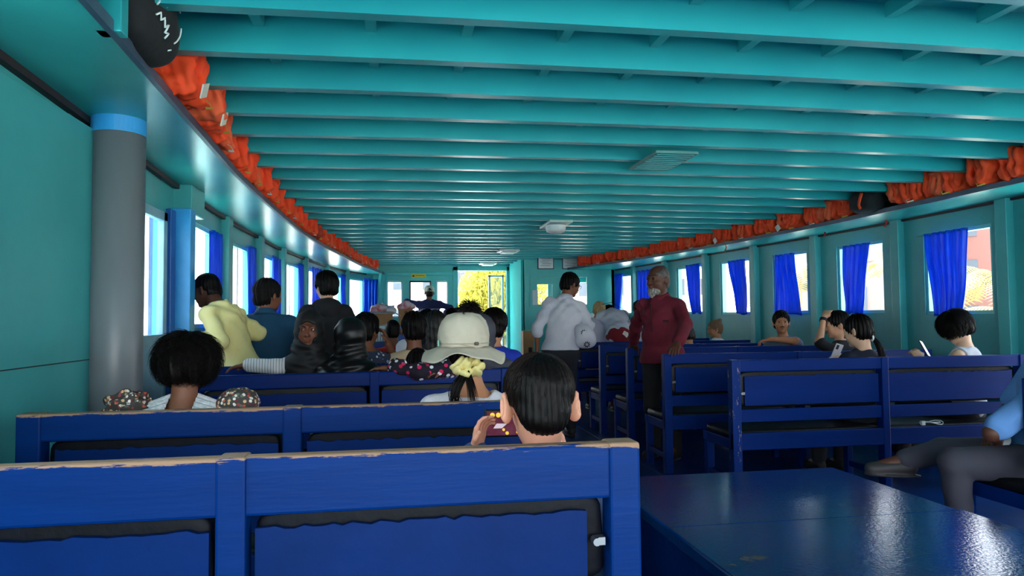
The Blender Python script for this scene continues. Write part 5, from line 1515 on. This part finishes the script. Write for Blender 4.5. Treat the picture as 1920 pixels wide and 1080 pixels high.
m = MB(); m.pillow((0, 0, .14), (.13, .11, .14), .7, .7, 24, 16, None, .01, 3, 18); m.build('bag_body', mat('maroon_nylon', (74, 16, 26), .5), t, smooth=True)

# ------------------------------------------------------------------ outside the windows
water = mat('harbour_water', (150, 190, 190), .25, (136, 178, 180), 3, bump=.6, bscale=2)
m = MB(); m.box((-140, -60, -1.3), (140, 200, -1.2)); o = m.build('harbour_water', water); tag(o, 'pale green harbour water around the boat', 'water', kind='stuff')
quay = mat('quay_concrete', (206, 200, 188), .8, (186, 180, 168), .6)
m = MB(); m.box((9, -40, -1.3), (140, 120, -0.1)); o = m.build('quay', quay); tag(o, 'pale concrete quay beyond the right windows', 'quay', kind='structure')
m = MB(); m.box((-20, 22, -1.3), (9, 120, -0.1)); o = m.build('quay', quay); tag(o, 'pale concrete quay ahead of the bow', 'quay', kind='structure')
m = MB(); m.box((-1.2, 14.47, -0.6), (4.3, 18.5, 0.0)); o = m.build('bow_deck', mat('bow_deck_paint', (196, 206, 208), .6)); tag(o, 'pale fore deck outside the bow door', 'deck', kind='structure')
leafy = mat('sunlit_yellow_green_leaves', (164, 156, 62), .7, (118, 124, 42), 1.2, transl=.5)
palmleaf = mat('palm_leaf', (92, 88, 34), .6, (112, 96, 48), 2, transl=.3)
bark = mat('palm_bark', (150, 130, 104), .85, (124, 104, 80), 8)
def leafcloud(m, c, r, n, size, seed):
    rnd = random.Random(seed)
    for _ in range(n):
        d = Vector((rnd.gauss(0, 1), rnd.gauss(0, 1), rnd.gauss(0, 1))).normalized()
        rr = rnd.random()**.45
        p = Vector((c[0]+d.x*r[0]*rr, c[1]+d.y*r[1]*rr, c[2]+d.z*r[2]*rr))
        a = Vector((rnd.gauss(0, .5), rnd.gauss(0, .5), rnd.gauss(0.3, 1))).normalized()*size*rnd.uniform(.6, 1.4)
        w = a.cross(Vector((rnd.gauss(0, 1), rnd.gauss(0, 1), rnd.gauss(0, .3)))).normalized()*size*.16
        m.add([p-a, p+w, p+a, p-w], [(0, 1, 2, 3)])
t = empty('shade_tree', (4.6, 30, -.1), 0, 'yellow green feathery tree seen through the open bow door', 'tree')
m = MB()
leafcloud(m, (0, 0, 2.4), (2.0, 1.8, 2.1), 9000, .20, 1); leafcloud(m, (-.9, .3, 1.5), (1.2, 1.5, 1.4), 3500, .2, 2)
m.build('foliage', leafy, t)
m = MB(); m.tube([(0, 0, 0), (.1, 0, 1.2), (0, 0, 2.6)], [.2, .16, .08], 10); m.build('trunk', bark, t)
def palm(loc, h, label, seed, fr=2.0):
    rnd = random.Random(seed)
    t = empty('palm_tree', loc, rnd.uniform(0, 6), label, 'palm tree', 'palms on the quay')
    m = MB(); m.tube([(0, 0, 0), (.15, 0, h*.5), (.1, .1, h)], [.16, .12, .10], 10); m.build('trunk', bark, t, smooth=True)
    m = MB()
    for k_ in range(15):
        a = 2*pi*k_/15 + rnd.uniform(-.15, .15); up = rnd.uniform(.1, 1.1)
        prev = None
        pts = []
        for i in range(13):
            s_ = i/12
            pts.append(Vector((.1+cos(a)*fr*s_, .1+sin(a)*fr*s_, h + up*fr*s_*.75 - fr*.85*s_*s_)))
        side_ = Vector((-sin(a), cos(a), 0))
        for i in range(12):
            L_ = .42*fr/2*sin(pi*(i+1.5)/14)+.08
            for sg in (-1, 1):
                for j in (0, .5):
                    p = pts[i].lerp(pts[i+1], j); q = pts[i].lerp(pts[i+1], j+.35)
                    tip = (p+q)/2 + side_*sg*L_ + Vector((cos(a)*.1, sin(a)*.1, -L_*.5))
                    m.add([p, q, tip], [(0, 1, 2)])
    m.build('fronds', palmleaf, t)
palm((12.5, 12.8, -.1), 2.0, 'palm tree low in the nearest right window beside the curtain', 3, 1.6)
palm((16.0, 20.6, -.1), 3.0, 'palm tree in the right window with the pale hotel behind', 5, 1.7)
palm((14.6, 24.2, -.1), 3.0, 'palm tree in the window right of the slanting curtain', 6, 1.9)
palm((11.2, 11.0, -.1), 1.2, 'short palm crown at the bottom of the nearest right window', 8, 1.3)
def building(loc, size, rgb, label, rows, cols, wrgb=(62, 74, 86), rz=0):
    t = empty('building', loc, rz, label, 'building')
    w, d, h = size
    m = MB(); m.box((-w/2, -d/2, 0), (w/2, d/2, h)); m.build('walls', mat('wall_'+'_'.join(map(str, rgb)), rgb, .8), t)
    for i in range(rows):
        for j in range(cols):
            x = -w/2 + w*(j+.5)/cols; z = h*(i+.45)/rows
            m = MB(); m.box((x-w/cols*.24, -d/2-.06, z-h/rows*.22), (x+w/cols*.24, -d/2+.02, z+h/rows*.26)); m.box((x-w/cols*.02, -d/2-.09, z-h/rows*.22), (x+w/cols*.02, -d/2-.05, z+h/rows*.26))
            m.build('window', mat('far_window', wrgb, .3), t)
    m = MB(); m.box((-w/2-.2, -d/2-.2, h), (w/2+.2, d/2+.2, h+.3)); m.build('parapet', mat('parapet_white', (150, 150, 146), .7), t)
building((24, 34, -.1), (7, 8, 8.5), (120, 116, 110), 'pale cream hotel with rows of windows seen in the second right window', 4, 4, rz=-.5)
building((19.5, 26.5, -.1), (4.5, 5, 3.4), (118, 102, 98), 'low pinkish house below the hotel', 1, 2, rz=-.5)
building((35, 36, -.1), (6, 8, 10), (120, 84, 76), 'salmon coloured block in the nearest right window beside the curtain', 4, 3, rz=-.7)
building((1.5, 60, -.1), (14, 6, 6), (226, 226, 222), 'white harbour building ahead behind the wheelhouse windows', 2, 6)
building((16, 48, -.1), (12, 6, 4.5), (228, 226, 218), 'long low white building behind the far right windows', 2, 6, rz=-.2)
# hazy green hill and neighbouring white boat on the left
m = MB()
m.sheet(lambda u, v: (-60+10*sin(u*7)-25*v, -30+170*u, -1.2 + (16+4*sin(u*9)+3*sin(u*23))*v), 60, 8); o = m.build('hill', mat('pale_hill', (196, 212, 196), .9, (178, 200, 176), .1), None, smooth=True)
tag(o, 'pale hazy shore beyond the left windows', 'hill', kind='structure')
t = empty('moored_boat', (-5.2, 7.5, -1.2), 0, 'white boat moored alongside, seen as white glare through the left windows', 'boat')
m = MB(); m.tube([(0, -9, .9), (0, -6, .9), (0, 3, .9), (0, 7, 1.1), (0, 9, 1.5)], [1.2, 1.6, 1.7, 1.1, .2], 20); m.build('hull', hull, t, smooth=True)
m = MB(); m.box((-1.1, -6, 2.4), (1.1, 3.2, 4.2)); m.build('cabin', white_paint, t, bevel=.08)
for i in range(6):
    m = MB(); m.box((1.08, -5.4+1.4*i, 3.1), (1.12, -4.5+1.4*i, 3.7)); m.build('cabin_window', mat('far_window', (62, 74, 86), .3), t)
